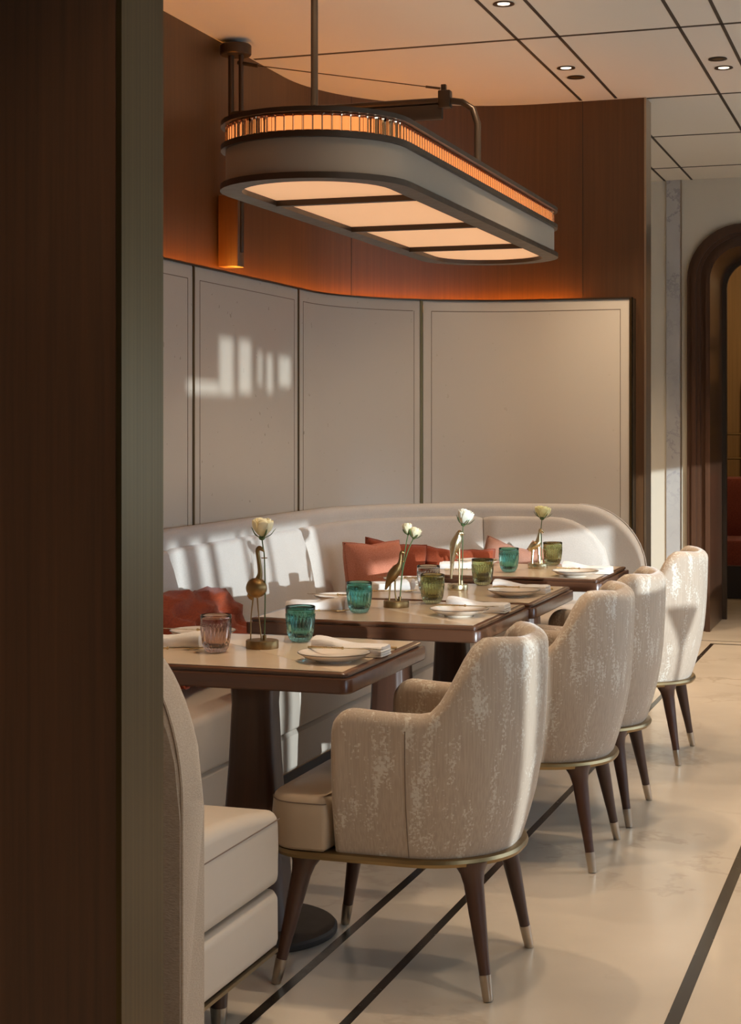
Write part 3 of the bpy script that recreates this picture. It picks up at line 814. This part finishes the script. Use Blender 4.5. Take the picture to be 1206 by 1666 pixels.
# diffusers and bars
ybars = [-.76, -.045, .65]
edges_ = [-1.26] + ybars + [1.26]
inner = stadium(.224, 24)
for a_, b_ in zip(edges_, edges_[1:]):
    pts = [(x, y) for x, y in inner if a_ < y < b_]
    def xr(y):
        c = PHL - PHW
        return .224 if abs(y) <= c else math.sqrt(max(0, .224 ** 2 - (abs(y) - c) ** 2))
    poly = []
    n = 20; ys = [a_ + (b_ - a_) * i / n for i in range(n + 1)]
    ys = [max(-(PHL - PHW) - .2239, min((PHL - PHW) + .2239, y)) for y in ys]
    seen = []
    for y in ys: 
        if y not in seen: seen.append(y)
    right = [(xr(y), y) for y in seen]; left = [(-xr(y), y) for y in seen[::-1]]
    bm = bmesh.new(); P_ = right + left
    lo = [bm.verts.new((x, y, Z0 + .016)) for x, y in P_]; hi = [bm.verts.new((x, y, Z0 + .020)) for x, y in P_]
    bm.faces.new(lo[::-1]); bm.faces.new(hi); m = len(P_)
    for i in range(m): bm.faces.new((lo[i], lo[(i + 1) % m], hi[(i + 1) % m], hi[i]))
    bmesh.ops.remove_doubles(bm, verts=bm.verts, dist=1e-5)
    obj('diffuser', bm, M['diff'], pl, False)
for y in ybars: obj('cross_bar', bx(-.224, .224, y - .011, y + .011, Z0 - .002, Z0 + .016), M['dkbronze'], pl, False)
# crystals round the lamp
per = []; c_ = PHL - PHW; R_ = .262; tot = 4 * c_ + 2 * PI * R_; NC = 212
def stpt(s):
    s %= tot
    if s < 2 * c_: return (R_, -c_ + s, 0)
    s -= 2 * c_
    if s < PI * R_: a = s / R_; return (R_ * math.cos(a), c_ + R_ * math.sin(a), a)
    s -= PI * R_
    if s < 2 * c_: return (-R_, c_ - s, PI)
    s -= 2 * c_; a = PI + s / R_; return (R_ * math.cos(a), -c_ + R_ * math.sin(a), a)
def cryst(bm, x, y, a):
    hw = .0108; M_ = Matrix.Rotation(a, 3, 'Z')
    sec = [(-.006, -hw), (.003, -hw), (.0085, -hw * .35), (.0085, hw * .35), (.003, hw), (-.006, hw)]
    rg = []
    for z in (Z0 + .136, Z0 + .183):
        rg.append([bm.verts.new(Vector((x, y, z)) + M_ @ Vector((u, v, 0))) for u, v in sec])
    for i in range(6): bm.faces.new((rg[0][i], rg[0][(i + 1) % 6], rg[1][(i + 1) % 6], rg[1][i]))
    bm.faces.new(rg[0][::-1]); bm.faces.new(rg[1])
lst = []
for i in range(NC):
    x, y, a = stpt(tot * i / NC); wx, wy = x - 1.68, y + 5.56
    vis = (math.cos(a) * -wx + math.sin(a) * -wy) / math.hypot(wx, wy)
    lst.append(((-1 if vis > .02 else 0), math.hypot(wx, wy), x, y, a))
lst.sort()
for s_ in lst[:99]:
    bm = bmesh.new(); cryst(bm, *s_[2:]); obj('crystal', bm, M['crystal'], pl, False)
bm = bmesh.new()
for s_ in lst[99:]: cryst(bm, *s_[2:])
o = obj('crystal_run', bm, M['crystal'], pl, False); o['kind'] = 'stuff'
bm = bmesh.new()
for i in range(NC):
    x, y, a = stpt(tot * (i + .5) / NC); M_ = Matrix.Rotation(a, 3, 'Z'); r = bmesh.ops.create_cube(bm, size=1)
    for v in r['verts']: v.co = Vector((x, y, Z0 + .1595)) + M_ @ Vector((v.co.x * .0015 - .010, v.co.y * .0030, v.co.z * .048))
obj('spacer_cage', bm, M['dkbronze'], pl, False)
# suspension
bm = bmesh.new(); tube(bm, [(0, -1.03, Z0 + .206), (0, -1.03, HC)], .0105, 16); obj('suspension_rod', bm, M['dkbronze'], pl)
bm = bmesh.new(); lathe(bm, [(.045, HC - .02), (.05, HC - .015), (.05, HC)], (0, -1.03, 0), 24); obj('ceiling_rose', bm, M['dkbronze'], pl)
# wall crane that carries the far end
wb = thing('wall_bracket', 'bronze wall crane with a cable stay carrying the far side of the lamp', 'bracket', (-2.745, 6.40, 0))
bm = bmesh.new(); tube(bm, [(0, 0, 2.0), (0, 0, 2.89)], .013, 14); tube(bm, [(.045, 0, 2.06), (.045, 0, 2.89)], .011, 14); obj('post', bm, M['dkbronze'], wb)
bm = bmesh.new(); lathe(bm, [(.062, 2.885), (.066, 2.89), (.066, 2.925), (.062, 2.93)], (.02, 0, 0), 28); obj('post_cap', bm, M['dkbronze'], wb)
bm = bmesh.new(); tube(bm, [(0, 0, 2.64), (.94, 0, 2.64), (1.0, 0, 2.63), (1.045, 0, 2.60), (1.065, 0, 2.54), (1.065, 0, 2.45), (1.065, 0, Z0 + .21)], .0135, 14); obj('arm', bm, M['dkbronze'], wb)
obj('arm_fin', bx(.05, .92, -.012, .012, 2.565, 2.625, bev=.003), M['dkbronze'], wb)
bm = bmesh.new(); box(bm, .905, .955, -.02, .02, 2.61, 2.68, .004); box(bm, .915, .935, -.01, .01, 2.68, 2.705, .002); obj('clamp', bm, M['dkbronze'], wb)
bm = bmesh.new(); tube(bm, [(.07, 0, 2.845), (.91, 0, 2.69)], .0022, 6); cb = obj('stay_cable', bm, M['dkbronze'], wb)
bm = bmesh.new(); tube(bm, [(.03, 0, 2.855), (.12, 0, 2.836)], .008, 8); tube(bm, [(.85, 0, 2.701), (.91, 0, 2.69)], .005, 8); obj('turnbuckle', bm, M['dkbronze'], cb)
bm = bmesh.new(); box(bm, -.045, .045, -.035, .035, 2.0, 2.30, .004); obj('mounting_box', bm, M['wallwood'], wb)

# ================================================================ DOWNLIGHTS
def downlight(x, y, lit, label, tilt=(0, 0), energy=0):
    t = thing('downlight', label, 'downlight', (x, y, HC), 0, 'recessed ceiling downlights')
    bm = bmesh.new(); n = 28
    rg = []
    for r_, z in ((.040, -.0005), (.042, -.004), (.036, -.005), (.024, -.001)):
        rg.append([bm.verts.new((r_ * math.cos(2 * PI * i / n), r_ * math.sin(2 * PI * i / n), z)) for i in range(n)])
    for a_, b_ in zip(rg, rg[1:] + rg[:1]):
        for i in range(n): bm.faces.new((a_[i], a_[(i + 1) % n], b_[(i + 1) % n], b_[i]))
    obj('ring', bm, M['dkbronze'], t)
    bm = bmesh.new(); lathe(bm, [(.024, -.0025), (.024, -.001)], (0, 0, 0), 24); obj('lens', bm, M['spot'] if lit else M['brass'], t)
    if energy:
        ld = bpy.data.lights.new('downlight_beam', 'SPOT'); ld.energy = energy; ld.color = (1.0, .76, .52); ld.spot_size = math.radians(95); ld.spot_blend = .8; ld.shadow_soft_size = .035
        lo = bpy.data.objects.new('downlight_beam', ld); COL.objects.link(lo); lo.parent = t; lo.location = (0, 0, -.02); lo.rotation_euler = (tilt[0], tilt[1], 0)
    return t
SP = 60
downlight(-1.517, 6.17, 1, 'lit downlight at the top edge of the photo, alone between two ceiling grooves', energy=SP)
downlight(-1.521, 7.36, 1, 'lit downlight of the pair above the wood wall', energy=SP)
downlight(-1.518, 7.57, 0, 'unlit downlight of the pair nearest the wood wall')
downlight(-.851, 7.39, 0, 'unlit downlight of the pair at right near the photo edge')
downlight(-.846, 7.58, 1, 'lit downlight of the pair at right near the photo edge', energy=SP)
for x, y in ((-.85, 2.0), (-.85, 4.0), (-.85, 5.7), (-1.52, 4.3), (.48, 3.0), (.48, 6.0), (-.85, 9.6), (-2.2, 1.2)):  # extra downlights out of view, added as fill
    downlight(x, y, 1, 'added fill downlight in the ceiling over the aisle, out of view', energy=SP)
for x, y in ((-1.9, 9.7), (-.3, 9.7), (-.5, 9.2)): downlight(x, y, 1, 'added downlight in the ceiling, brightening the far wall', energy=SP * 2)  # unseen downlights added to brighten the far wall

# ================================================================ TABLEWARE
def make_glass(mat, h=.098, r=.041):
    t = thing('tumbler', '', 'glass')
    bm = bmesh.new()
    nf = 24; seg = 96
    out = [(.020, .0), (.027, .003), (.0315, .012), (.035, .025), (.0378, .045), (.0395, .062), (.0402, .070), (.0405, .078), (.0408, .088), (.041, .0965)]
    inn = [(.0395, .0975), (.0385, .096), (.0385, .085), (.0378, .070), (.0362, .050), (.0335, .032), (.029, .019), (.018, .014), (.001, .013)]
    sc = h / .0975; k_ = r / .041
    def fl(a, z):
        z /= sc
        amp = .05 * smst(.006, .014, z) * (1 - smst(.060, .068, z))
        return 1 + amp * math.cos(nf * a)
    prof = [(a * k_, b * sc) for a, b in out]
    rings = []
    for rr, z in prof: rings.append([bm.verts.new((rr * fl(2 * PI * i / seg, z) * math.cos(2 * PI * i / seg), rr * fl(2 * PI * i / seg, z) * math.sin(2 * PI * i / seg), z)) for i in range(seg)])
    for rr, z in [(a * k_, b * sc) for a, b in inn]: rings.append([bm.verts.new((rr * math.cos(2 * PI * i / seg), rr * math.sin(2 * PI * i / seg), z)) for i in range(seg)])
    for a_, b_ in zip(rings, rings[1:]):
        for i in range(seg): bm.faces.new((a_[i], a_[(i + 1) % seg], b_[(i + 1) % seg], b_[i]))
    bm.faces.new(rings[0][::-1]); bm.faces.new(rings[-1])
    obj('bowl', bm, mat, t, True, auto=False)
    bm = bmesh.new()
    for zz in (.0700, .0745):
        for i in range(48):
            a = 2 * PI * (i + (.5 if zz > .072 else 0)) / 48
            bmesh.ops.create_icosphere(bm, subdivisions=1, radius=.0016, matrix=Matrix.Translation((.0405 * k_ * math.cos(a), .0405 * k_ * math.sin(a), zz * sc)))
    obj('beaded_band', bm, mat, t)
    return t
GL = [('g_smoke', (-1.755, 3.99), 'plum brown ribbed tumbler on the nearest table'),
      ('g_teal', (-1.622, 4.262), 'teal ribbed tumbler on the nearest table, right of the ostrich vase'),
      ('g_teal', (-1.697, 4.985), 'teal ribbed tumbler on the second table, left of the heron vase'),
      ('g_olive', (-1.553, 5.320), 'olive ribbed tumbler on the second table, in front of the grey one'),
      ('g_grey', (-1.665, 5.655), 'smoke grey ribbed tumbler half hidden behind the olive one'),
      ('g_olive', (-1.556, 6.000), 'olive ribbed tumbler between the parrot vase and the third plate'),
      ('g_teal', (-1.596, 6.58), 'bright teal ribbed tumbler on the farthest table'),
      ('g_olive', (-1.497, 6.965), 'olive ribbed tumbler on the farthest table, right of its vase')]
base = {}
for mk, (x, y), lab in GL:
    if mk not in base:
        g = make_glass(M[mk]); base[mk] = g; g.location = (x, y, TT); g['label'] = lab; g['group'] = 'ribbed glass tumblers'
    else: dup(base[mk], (x, y, TT), 0, lab, 'ribbed glass tumblers')
def make_plate(R=.092):
    t = thing('side_plate', '', 'plate')
    bm = bmesh.new()
    lathe(bm, [(R * .50, 0), (R * .52, .003), (R * .80, .010), (R * .985, .0205), (R, .0220), (R * .985, .0232), (R * .80, .0130), (R * .58, .0075), (.001, .007)], (0, 0, 0), 56)
    obj('dish', bm, M['china'], t)
    bm = bmesh.new(); torus(bm, (0, 0, .0225), R * .995, .0011, 56, 6); obj('rim_line', bm, M['rim'], t)
    return t
PLT = [(-1.405, 3.93, 0, 'white side plate with a dark rim at the right of the nearest table'),
       (-1.372, 5.00, 0, 'white side plate at the right of the heron vase table'),
       (-1.350, 5.64, 0, 'white side plate at the right of the parrot vase table'),
       (-1.300, 6.47, 0, 'white side plate at the right of the farthest table'),
       (-1.905, 4.24, 0, 'white side plate at the banquette side of the nearest table'),
       (-1.858, 5.27, 0, 'white side plate at the banquette side of the heron vase table'),
       (-1.83, 5.94, 0, 'white side plate at the banquette side of the parrot vase table'),
       (-1.80, 6.86, 0, 'white side plate at the banquette side of the farthest table')]
p0 = make_plate()
for i, (x, y, r_, lab) in enumerate(PLT):
    if i == 0: p0.location = (x, y, TT); p0['label'] = lab; p0['group'] = 'side plates'
    else: dup(p0, (x, y, TT), 0, lab, 'side plates')
def make_napkin(ln=.205, fat=1.0):
    bm = bmesh.new(); n = 22; seg = 22; rings = []
    for i in range(n + 1):
        s = i / n; x = -ln / 2 + ln * s
        hh = (.034 - .012 * smst(.1, .55, s)) * fat; wd = .030 + .012 * smst(.1, .7, s)
        e = min(s, 1 - s) * ln; q = math.sqrt(max(.0, 1 - (1 - min(e, .012) / .012) ** 2)) if s < .5 else (1 if e > .003 else .93)
        q = max(q, .05); ring = []
        for k2 in range(seg):
            a = 2 * PI * k2 / seg; c, s2 = math.cos(a), math.sin(a); ex = .75 if s < .3 else .55
            yy = wd * abs(c) ** ex * (1 if c > 0 else -1) * q
            zz = hh / 2 + hh / 2 * abs(s2) ** ex * (1 if s2 > 0 else -1) * q
            zz += .0016 * math.sin(5 * a + 9 * s) * (1 if s2 > 0 else 0); yy += .0015 * math.sin(14 * s)
            ring.append(bm.verts.new((x, yy, max(0, zz))))
        rings.append(ring)
    for a_, b_ in zip(rings, rings[1:]):
        for i in range(seg): bm.faces.new((a_[i], a_[(i + 1) % seg], b_[(i + 1) % seg], b_[i]))
    bm.faces.new(rings[0][::-1]); bm.faces.new(rings[-1])
    t = thing('napkin', '', 'napkin'); obj('rolled_cloth', bm, M['napkin'], t)
    bm = bmesh.new(); h = .022 * fat      # folded flap with a visible edge
    for j in range(3): box(bm, -.01 + j * .004, ln / 2 + .002, -.040, .040 - j * .004, .001 + j * .006, .005 + j * .006, .0015)
    obj('folded_layer', bm, M['napkin'], t)
    return t
def make_cutlery(kind):
    t = thing(kind, '', kind)
    bm = bmesh.new(); tube(bm, [(-.10, 0, .003), (-.06, 0, .004), (-.005, 0, .004)], [.0036, .0028, .0022], 10, 3); obj('handle', bm, M['palegold'], t)
    bm = bmesh.new(); torus(bm, (-.008, 0, .004), .003, .0012, 10, 6, 'Y'); obj('collar', bm, M['palegold'], t)
    bm = bmesh.new()
    if kind == 'knife':
        v = [(-.005, -.002), (.085, -.006), (.10, 0), (.085, .004), (-.005, .003)]
        a_ = [bm.verts.new((x, y, .0036)) for x, y in v]; b_ = [bm.verts.new((x, y, .0048)) for x, y in v]
        bm.faces.new(a_[::-1]); bm.faces.new(b_)
        for i in range(5): bm.faces.new((a_[i], a_[(i + 1) % 5], b_[(i + 1) % 5], b_[i]))
        obj('blade', bm, M['palegold'], t)
    else:
        tube(bm, [(-.005, 0, .004), (.03, 0, .004), (.05, 0, .002)], [.0022, .003, .009], 10, 3, .25)
        for j in range(4): tube(bm, [(.048, -.0075 + j * .005, .002), (.095, -.0065 + j * .0043, .006)], [.0016, .0009], 6)
        obj('tines', bm, M['palegold'], t)
    return t
n0 = make_napkin(.205, 1.3); kn = make_cutlery('knife'); fk = make_cutlery('fork')
wh = ['nearest table', 'heron vase table', 'parrot vase table', 'farthest table']
# right settings: rolled napkin beyond the plate, knife and fork
first = True
R_set = [(-1.410, 4.055), (-1.352, 5.135), (-1.358, 5.765), (-1.285, 6.62)]
L_set = [(-1.915, 4.05), (-1.845, 5.02), (-1.83, 5.70), (-1.80, 6.66)]
used = [0, 0, 0]
def put(o, idx, loc, rz, lab, grp, rx=0):
    if not used[idx]:
        used[idx] = 1; r = o; r.location = loc; r.rotation_euler = (0, 0, rz); r['label'] = lab; r['group'] = grp
    else: r = dup(o, loc, rz, lab, grp)
    r.rotation_euler[1] = rx
    return r
for i in range(4):
    x, y = R_set[i]
    put(n0, 0, (x, y, TT), -.03, 'rolled white napkin beyond the aisle-side plate on the %s' % wh[i], 'rolled napkins')
    px, py = PLT[i][0], PLT[i][1]
    put(kn, 1, (px + .015, py + .045, TT + .023), .04, 'gold knife resting across the aisle-side plate on the %s' % wh[i], 'gold cutlery')
    put(fk, 2, (px - .015, min(y + .13, TX[i][1] + .28), TT + .001), PI, 'gold fork lying past the aisle-side napkin on the %s' % wh[i], 'gold cutlery')
    x, y = L_set[i]
    put(n0, 0, (x, y, TT), PI + .05, 'rolled white napkin on the banquette side of the %s' % wh[i], 'rolled napkins')
    qx, qy = PLT[i + 4][0], PLT[i + 4][1]
    put(kn, 1, (qx - .01, qy - .03, TT + .023), PI + .03, 'gold knife resting across the banquette-side plate on the %s' % wh[i], 'gold cutlery')
    put(fk, 2, (x + .03, y - .062, TT + .001), .35, 'gold fork lying askew before the banquette-side napkin on the %s' % wh[i], 'gold cutlery')

# ================================================================ BIRD VASES AND FLOWERS
def vase(name, label, x, y, r, mat, build):
    t = thing('bird_vase', label, 'vase', (x, y, TT), .12, 'animal bud vases')
    bm = bmesh.new(); lathe(bm, [(r * .99, 0), (r, .002), (r, .019), (r * .97, .021)], (0, 0, 0), 36); obj('base', bm, mat, t)
    build(t, mat); return t
def legs(t, mat, ls, r=.0016):
    for pts in ls:
        bm = bmesh.new(); tube(bm, pts, [r * 1.2] + [r] * (len(pts) - 2) + [r * 1.5], 8, 3); obj('leg', bm, mat, t)
def holder(t, mat, sx, ringz, rx=None):
    bm = bmesh.new(); lathe(bm, [(.0055, .020), (.0055, .034), (.004, .034), (.004, .022)], (sx, .0, 0), 16); obj('stem_cup', bm, mat, t)
    bm = bmesh.new(); torus(bm, (rx if rx is not None else sx, 0, ringz), .0075, .0011, 20, 6); obj('stem_ring', bm, mat, t)
def ostrich(t, m):
    bm = bmesh.new(); ell(bm, (-.016, 0, .160), .0285, .026, .0265, u=28, v=18)
    for v in bm.verts: v.co += Vector((0, 0, 1)) * .001 * math.sin(v.co.x * 700) * math.cos(v.co.y * 600)
    tube(bm, [(-.024, 0, .150), (-.032, 0, .138), (-.026, 0, .128)], [.014, .010, .003], 12, 3)
    tube(bm, [(-.012, 0, .178), (-.006, 0, .200), (-.010, 0, .235), (-.013, 0, .258), (-.008, 0, .266), (.000, 0, .262), (.006, 0, .256)], [.010, .0065, .0055, .0058, .0065, .0045, .0015], 14, 4)
    obj('bird_body', bm, m, t); legs(t, m, [[(-.032, 0, .020), (-.031, 0, .08), (-.024, 0, .140)], [(-.003, .004, .020), (-.010, .003, .08), (-.014, 0, .140)]])
    holder(t, m, .006, .240, .006)
def heron(t, m):
    bm = bmesh.new()
    tube(bm, [(-.036, 0, .056), (-.026, 0, .080), (-.012, 0, .104), (.004, 0, .126), (.012, 0, .142), (.015, 0, .160), (.016, 0, .174), (.020, 0, .180), (.030, 0, .176)], [.003, .010, .018, .015, .0085, .006, .0055, .006, .0012], 16, 4)
    obj('bird_body', bm, m, t); legs(t, m, [[(-.024, .003, .020), (-.022, .003, .05), (-.018, 0, .095)], [(.000, 0, .020), (-.004, 0, .06), (-.003, 0, .105)]], .0026)
    holder(t, m, .012, .150, .024)
def parrot(t, m):
    bm = bmesh.new()
    tube(bm, [(-.024, 0, .040), (-.022, 0, .080), (-.018, 0, .125), (-.012, 0, .152), (-.004, 0, .176), (.003, 0, .198), (.006, 0, .208), (.004, 0, .216)], [.004, .0065, .010, .019, .019, .012, .011, .003], 16, 4)
    tube(bm, [(.012, 0, .207), (.019, 0, .203), (.019, 0, .196)], [.006, .004, .001], 10, 2)
    obj('bird_body', bm, m, t)
    bm = bmesh.new()
    tube(bm, [(-.024, .012, .075), (-.012, .020, .13), (-.002, .016, .178)], [.003, .008, .006], 10, 3, .5); tube(bm, [(-.024, -.012, .075), (-.012, -.020, .13), (-.002, -.016, .178)], [.003, .008, .006], 10, 3, .5); obj('wing', bm, m, t)
    bm = bmesh.new(); tube(bm, [(.006, 0, .020), (.006, 0, .155)], .0032, 10); tube(bm, [(.006, 0, .12), (-.006, 0, .135), (-.004, 0, .155)], .002, 8, 3); obj('perch', bm, m, t)
    holder(t, m, .014, .200, .018)
def giraffe(t, m):
    bm = bmesh.new()
    tube(bm, [(-.036, 0, .070), (-.030, 0, .082), (-.014, 0, .094), (.000, 0, .104), (.004, 0, .122), (.007, 0, .145), (.009, 0, .156), (.016, 0, .158), (.026, 0, .150)], [.003, .012, .017, .015, .010, .0065, .007, .006, .002], 16, 4)
    tube(bm, [(.008, .003, .158), (.007, .005, .168)], .0016, 6)
    obj('animal_body', bm, m, t); legs(t, m, [[(-.026, .006, .020), (-.025, .006, .05), (-.022, 0, .085)], [(-.022, -.006, .020), (-.02, -.006, .05), (-.018, 0, .085)], [(.004, .006, .020), (.002, .006, .06), (.000, 0, .098)], [(.010, -.006, .020), (.006, -.006, .06), (.003, 0, .098)]], .0034)
    holder(t, m, .016, .148, .016)
V = [(-1.671, 4.105), (-1.634, 5.176), (-1.595, 5.793), (-1.523, 6.79)]
vase('v', 'bronze vase with a round-bodied long-legged ostrich on the nearest table', *V[0], .044, M['antique'], ostrich)
vase('v', 'dark gold heron bud vase on the second table', *V[1], .042, M['antique'], heron)
vase('v', 'pale gold bud vase with a perched long-tailed parrot', *V[2], .037, M['palegold'], parrot)
vase('v', 'gold bud vase with a slim standing animal on the farthest table', *V[3], .041, M['palegold'], giraffe)
def bloom(bm, c, R, H, openn=1.0, tilt=(0, 0), seed=1):
    rnd = random.Random(seed); rot = Matrix.Rotation(tilt[0], 3, 'Y') @ Matrix.Rotation(tilt[1], 3, 'X')
    for ring, (np_, rr, hh, fl) in enumerate(((3, .38, .97, .0), (4, .60, 1.0, .0), (5, .84, .97, .06), (6, 1.0, .88, .22))):
        for j in range(np_):
            a0 = 2 * PI * j / np_ + ring * .6 + rnd.uniform(-.15, .15); wd = 2 * PI / np_ * .68
            nu, nv = 8, 8; g = []
            for iu in range(nu + 1):
                row = []
                for iv in range(nv + 1):
                    u = (iu / nu - .5) * 2; v = iv / nv
                    prof = math.sin(min(1, v * 1.25) * PI / 2) * (1 - .12 * v * (1 - fl)) + fl * openn * max(0, v - .7) * 1.3
                    rad = R * rr * max(.06, prof); a = a0 + u * wd * (1 - .25 * v * v)
                    z = H * (hh * v - .10 * v * u * u) + rnd.uniform(-.0004, .0004)
                    row.append(bm.verts.new(Vector(c) + rot @ Vector((rad * math.cos(a), rad * math.sin(a), z))))
                g.append(row)
            for iu in range(nu):
                for iv in range(nv): bm.faces.new((g[iu][iv], g[iu + 1][iv], g[iu + 1][iv + 1], g[iu][iv + 1]))
def flower(name, label, cat, x, y, blooms, mat, stem, leafy=True):
    t = thing(name, label, cat, (x, y, TT), .12)
    for bi, (c, R, H, tilt) in enumerate(blooms):
        bm = bmesh.new(); bloom(bm, c, R, H, tilt=tilt, seed=bi + len(label)); b = obj('bloom', bm, mat, t, auto=False)
        sm = b.modifiers.new('thick', 'SOLIDIFY'); sm.thickness = .0005
        bm = bmesh.new(); rot = Matrix.Rotation(tilt[0], 3, 'Y') @ Matrix.Rotation(tilt[1], 3, 'X')
        ell(bm, Vector(c) + rot @ Vector((0, 0, .001)), R * .3, R * .3, R * .25, rot)
        for j in range(5):
            a = 2 * PI * j / 5 + .3; ca, sa = math.cos(a), math.sin(a)
            tube(bm, [Vector(c) + rot @ Vector(p) for p in ((R * .15 * ca, R * .15 * sa, 0), (R * .75 * ca, R * .75 * sa, H * .16), (R * 1.12 * ca, R * 1.12 * sa, H * .42), (R * 1.25 * ca, R * 1.25 * sa, H * .5))], [.0022, .003, .002, .0004], 6, 3, .4)
        obj('sepal', bm, M['green'], b)
    for pts in stem:
        bm = bmesh.new(); tube(bm, pts, .0018, 8, 4); obj('stem', bm, M['green'], t)
    return t
flower('rose', 'cream yellow rose standing in the ostrich vase', 'flower', *V[0], [((-.001, 0, .293), .029, .054, (.05, 0))], M['petal'], [[(.006, 0, .024), (.008, 0, .14), (.006, 0, .24), (.002, 0, .27), (-.001, 0, .294)]])
flower('lisianthus', 'two small half-closed buds in the heron vase', 'flower', *V[1], [((.040, 0, .238), .016, .038, (-.12, 0)), ((.058, 0, .226), .019, .036, (.30, 0))], M['petal'], [[(.012, 0, .024), (.02, 0, .12), (.032, 0, .20), (.040, 0, .239)], [(.012, .003, .024), (.022, 0, .12), (.038, 0, .18), (.058, 0, .228)]])
flower('rose', 'white rose leaning above the parrot vase', 'flower', *V[2], [((.020, 0, .236), .030, .056, (.25, .05))], M['petalw'], [[(.014, 0, .024), (.018, 0, .12), (.018, 0, .20), (.020, 0, .237)]])
flower('rose', 'pale yellow rose above the vase on the farthest table', 'flower', *V[3], [((.018, 0, .208), .034, .052, (.1, 0))], M['petaly'], [[(.016, 0, .024), (.016, 0, .11), (.014, 0, .16), (.018, 0, .209)]])

# ================================================================ PILLOWS
def pillow(label, loc, rot, sx, sy, th, mat, crumple=0, seed=0, grp='scatter cushions on the banquette'):
    """pillow in local XZ plane (sx wide, sy high) thickness along Y"""
    t = thing('scatter_cushion', label, 'cushion', loc, 0, grp); t.rotation_euler = rot
    rnd = random.Random(seed); bm = bmesh.new(); n = 26; ph = [rnd.uniform(0, 6) for _ in range(8)]
    def pt(u, v, s):
        e = (1 - u ** 4) * (1 - v ** 4); k_ = max(0, e) ** .45
        pin = 1 - .10 * (1 - abs(u)) * abs(v) ** 3; pin2 = 1 - .10 * (1 - abs(v)) * abs(u) ** 3
        x = sx / 2 * u * pin2; z = sy / 2 * v * pin; y = s * th / 2 * k_
        w_ = crumple * (math.sin(7 * u + 5 * v + ph[0]) + .7 * math.sin(13 * v - 6 * u + ph[1]) + .5 * math.sin(19 * u + 9 * v + ph[2]) + .35 * math.sin(31 * v + 12 * u + ph[3]))
        y += s * w_ * k_; z += crumple * .9 * math.sin(6 * u + ph[4]) * (abs(v) ** 2) + crumple * .5 * math.sin(15 * u + ph[5]) * abs(v)
        return Vector((x, y, z))
    G = {}
    for s in (1, -1):
        for i in range(n + 1):
            for j in range(n + 1):
                u = -1 + 2 * i / n; v = -1 + 2 * j / n
                edge = i in (0, n) or j in (0, n)
                if edge and s == -1: G[(s, i, j)] = G[(1, i, j)]
                else: G[(s, i, j)] = bm.verts.new(pt(u, v, s))
        for i in range(n):
            for j in range(n): bm.faces.new((G[(s, i, j)], G[(s, i + 1, j)], G[(s, i + 1, j + 1)], G[(s, i, j + 1)]))
    edge = [G[(1, i, 0)].co.copy() for i in range(n)] + [G[(1, n, j)].co.copy() for j in range(n)] + [G[(1, i, n)].co.copy() for i in range(n, 0, -1)] + [G[(1, 0, j)].co.copy() for j in range(n, 0, -1)]
    obj('cover', bm, mat, t, auto=False)
    bm = bmesh.new(); tube(bm, edge + [edge[0]], .0035, 6); obj('piping', bm, mat, t)
    return t
pillow('crumpled rust velvet cushion slumped behind the nearest table', (-2.27, 5.02, .645), (-.62, .05, PI / 2 + .05), .72, .31, .18, M['rust'], .013, 3)
pillow('coral woven cushion turned edge-on, leftmost of the cushion group', (-2.28, 6.90, .655), (-.15, 0, PI / 2 - .75), .28, .35, .15, M['coral'], .001, 5)
pillow('plain rust cushion just behind the coral one', (-2.27, 7.16, .635), (-.2, .14, PI / 2 - .9), .30, .36, .13, M['rustw'], .001, 6)
pillow('dark rust woven cushion in the middle of the cushion group', (-2.02, 7.34, .625), (-.3, .04, .35), .34, .31, .14, M['rustw'], .003, 8)
pillow('dusty pink cushion right of the dark rust one', (-1.86, 7.60, .645), (-.25, .30, .10), .27, .28, .12, M['pink'], .001, 9)
pillow('dusty pink cushion behind the parrot vase, rightmost of the group', (-1.72, 7.66, .62), (-.25, .65, .05), .25, .25, .13, M['pink'], .001, 11)

# ================================================================ ROOM BEYOND THE ARCH
sf = thing('booth_seat', 'red woven booth seat glimpsed through the arched doorway', 'sofa', (-1.15, 13.6, 0))
obj('seat_back', bx(-.5, .7, -.1, .1, .28, .93, bev=.05), M['redsofa'], sf)
obj('seat_cushion', bx(-.5, .7, -.55, -.05, .25, .46, bev=.04), M['redsofa'], sf)
obj('plinth', bx(-.48, .68, -.5, .08, 0, .25), M['groove'], sf, False)
t = thing('brass_rail', 'thin brass double rail seen through the arched doorway', 'rail', (-1.2, 14.5, 0))
for z in (1.06, 1.27):
    bm = bmesh.new(); tube(bm, [(-.7, 0, z), (1.2, 0, z)], .009, 8); obj('bar', bm, M['brass'], t)
for x in (-.68, .25, 1.18):
    bm = bmesh.new(); tube(bm, [(x, 0, 0), (x, 0, 1.3)], .012, 8); obj('post', bm, M['brass'], t)
bm = bmesh.new(); arch_band(bm, (-1.50, -.2, 2.10, .4), (-1.42, -.28, 2.02, .33), 14.90, 14.99); o = obj('door_2', bm, M['archwood']); o['kind'] = 'structure'
bm = bmesh.new(); box(bm, -1.42, -.28, 14.96, 14.99, 0, 1.7); o = obj('door_3', bm, M['groove']); o['kind'] = 'structure'
ld = bpy.data.lights.new('back_room_light', 'POINT'); ld.energy = 25; ld.color = (1, .68, .36); ld.shadow_soft_size = .1
lt = thing('ceiling_lamp', 'small ceiling lamp in the room beyond the arch', 'lamp', (-.9, 13.2, HC))
bm = bmesh.new(); lathe(bm, [(.10, -.05), (.11, -.04), (.11, 0)], (0, 0, 0), 24); obj('housing', bm, M['brass'], lt)
lo = bpy.data.objects.new('back_room_light', ld); COL.objects.link(lo); lo.parent = lt; lo.location = (0, 0, -.2)
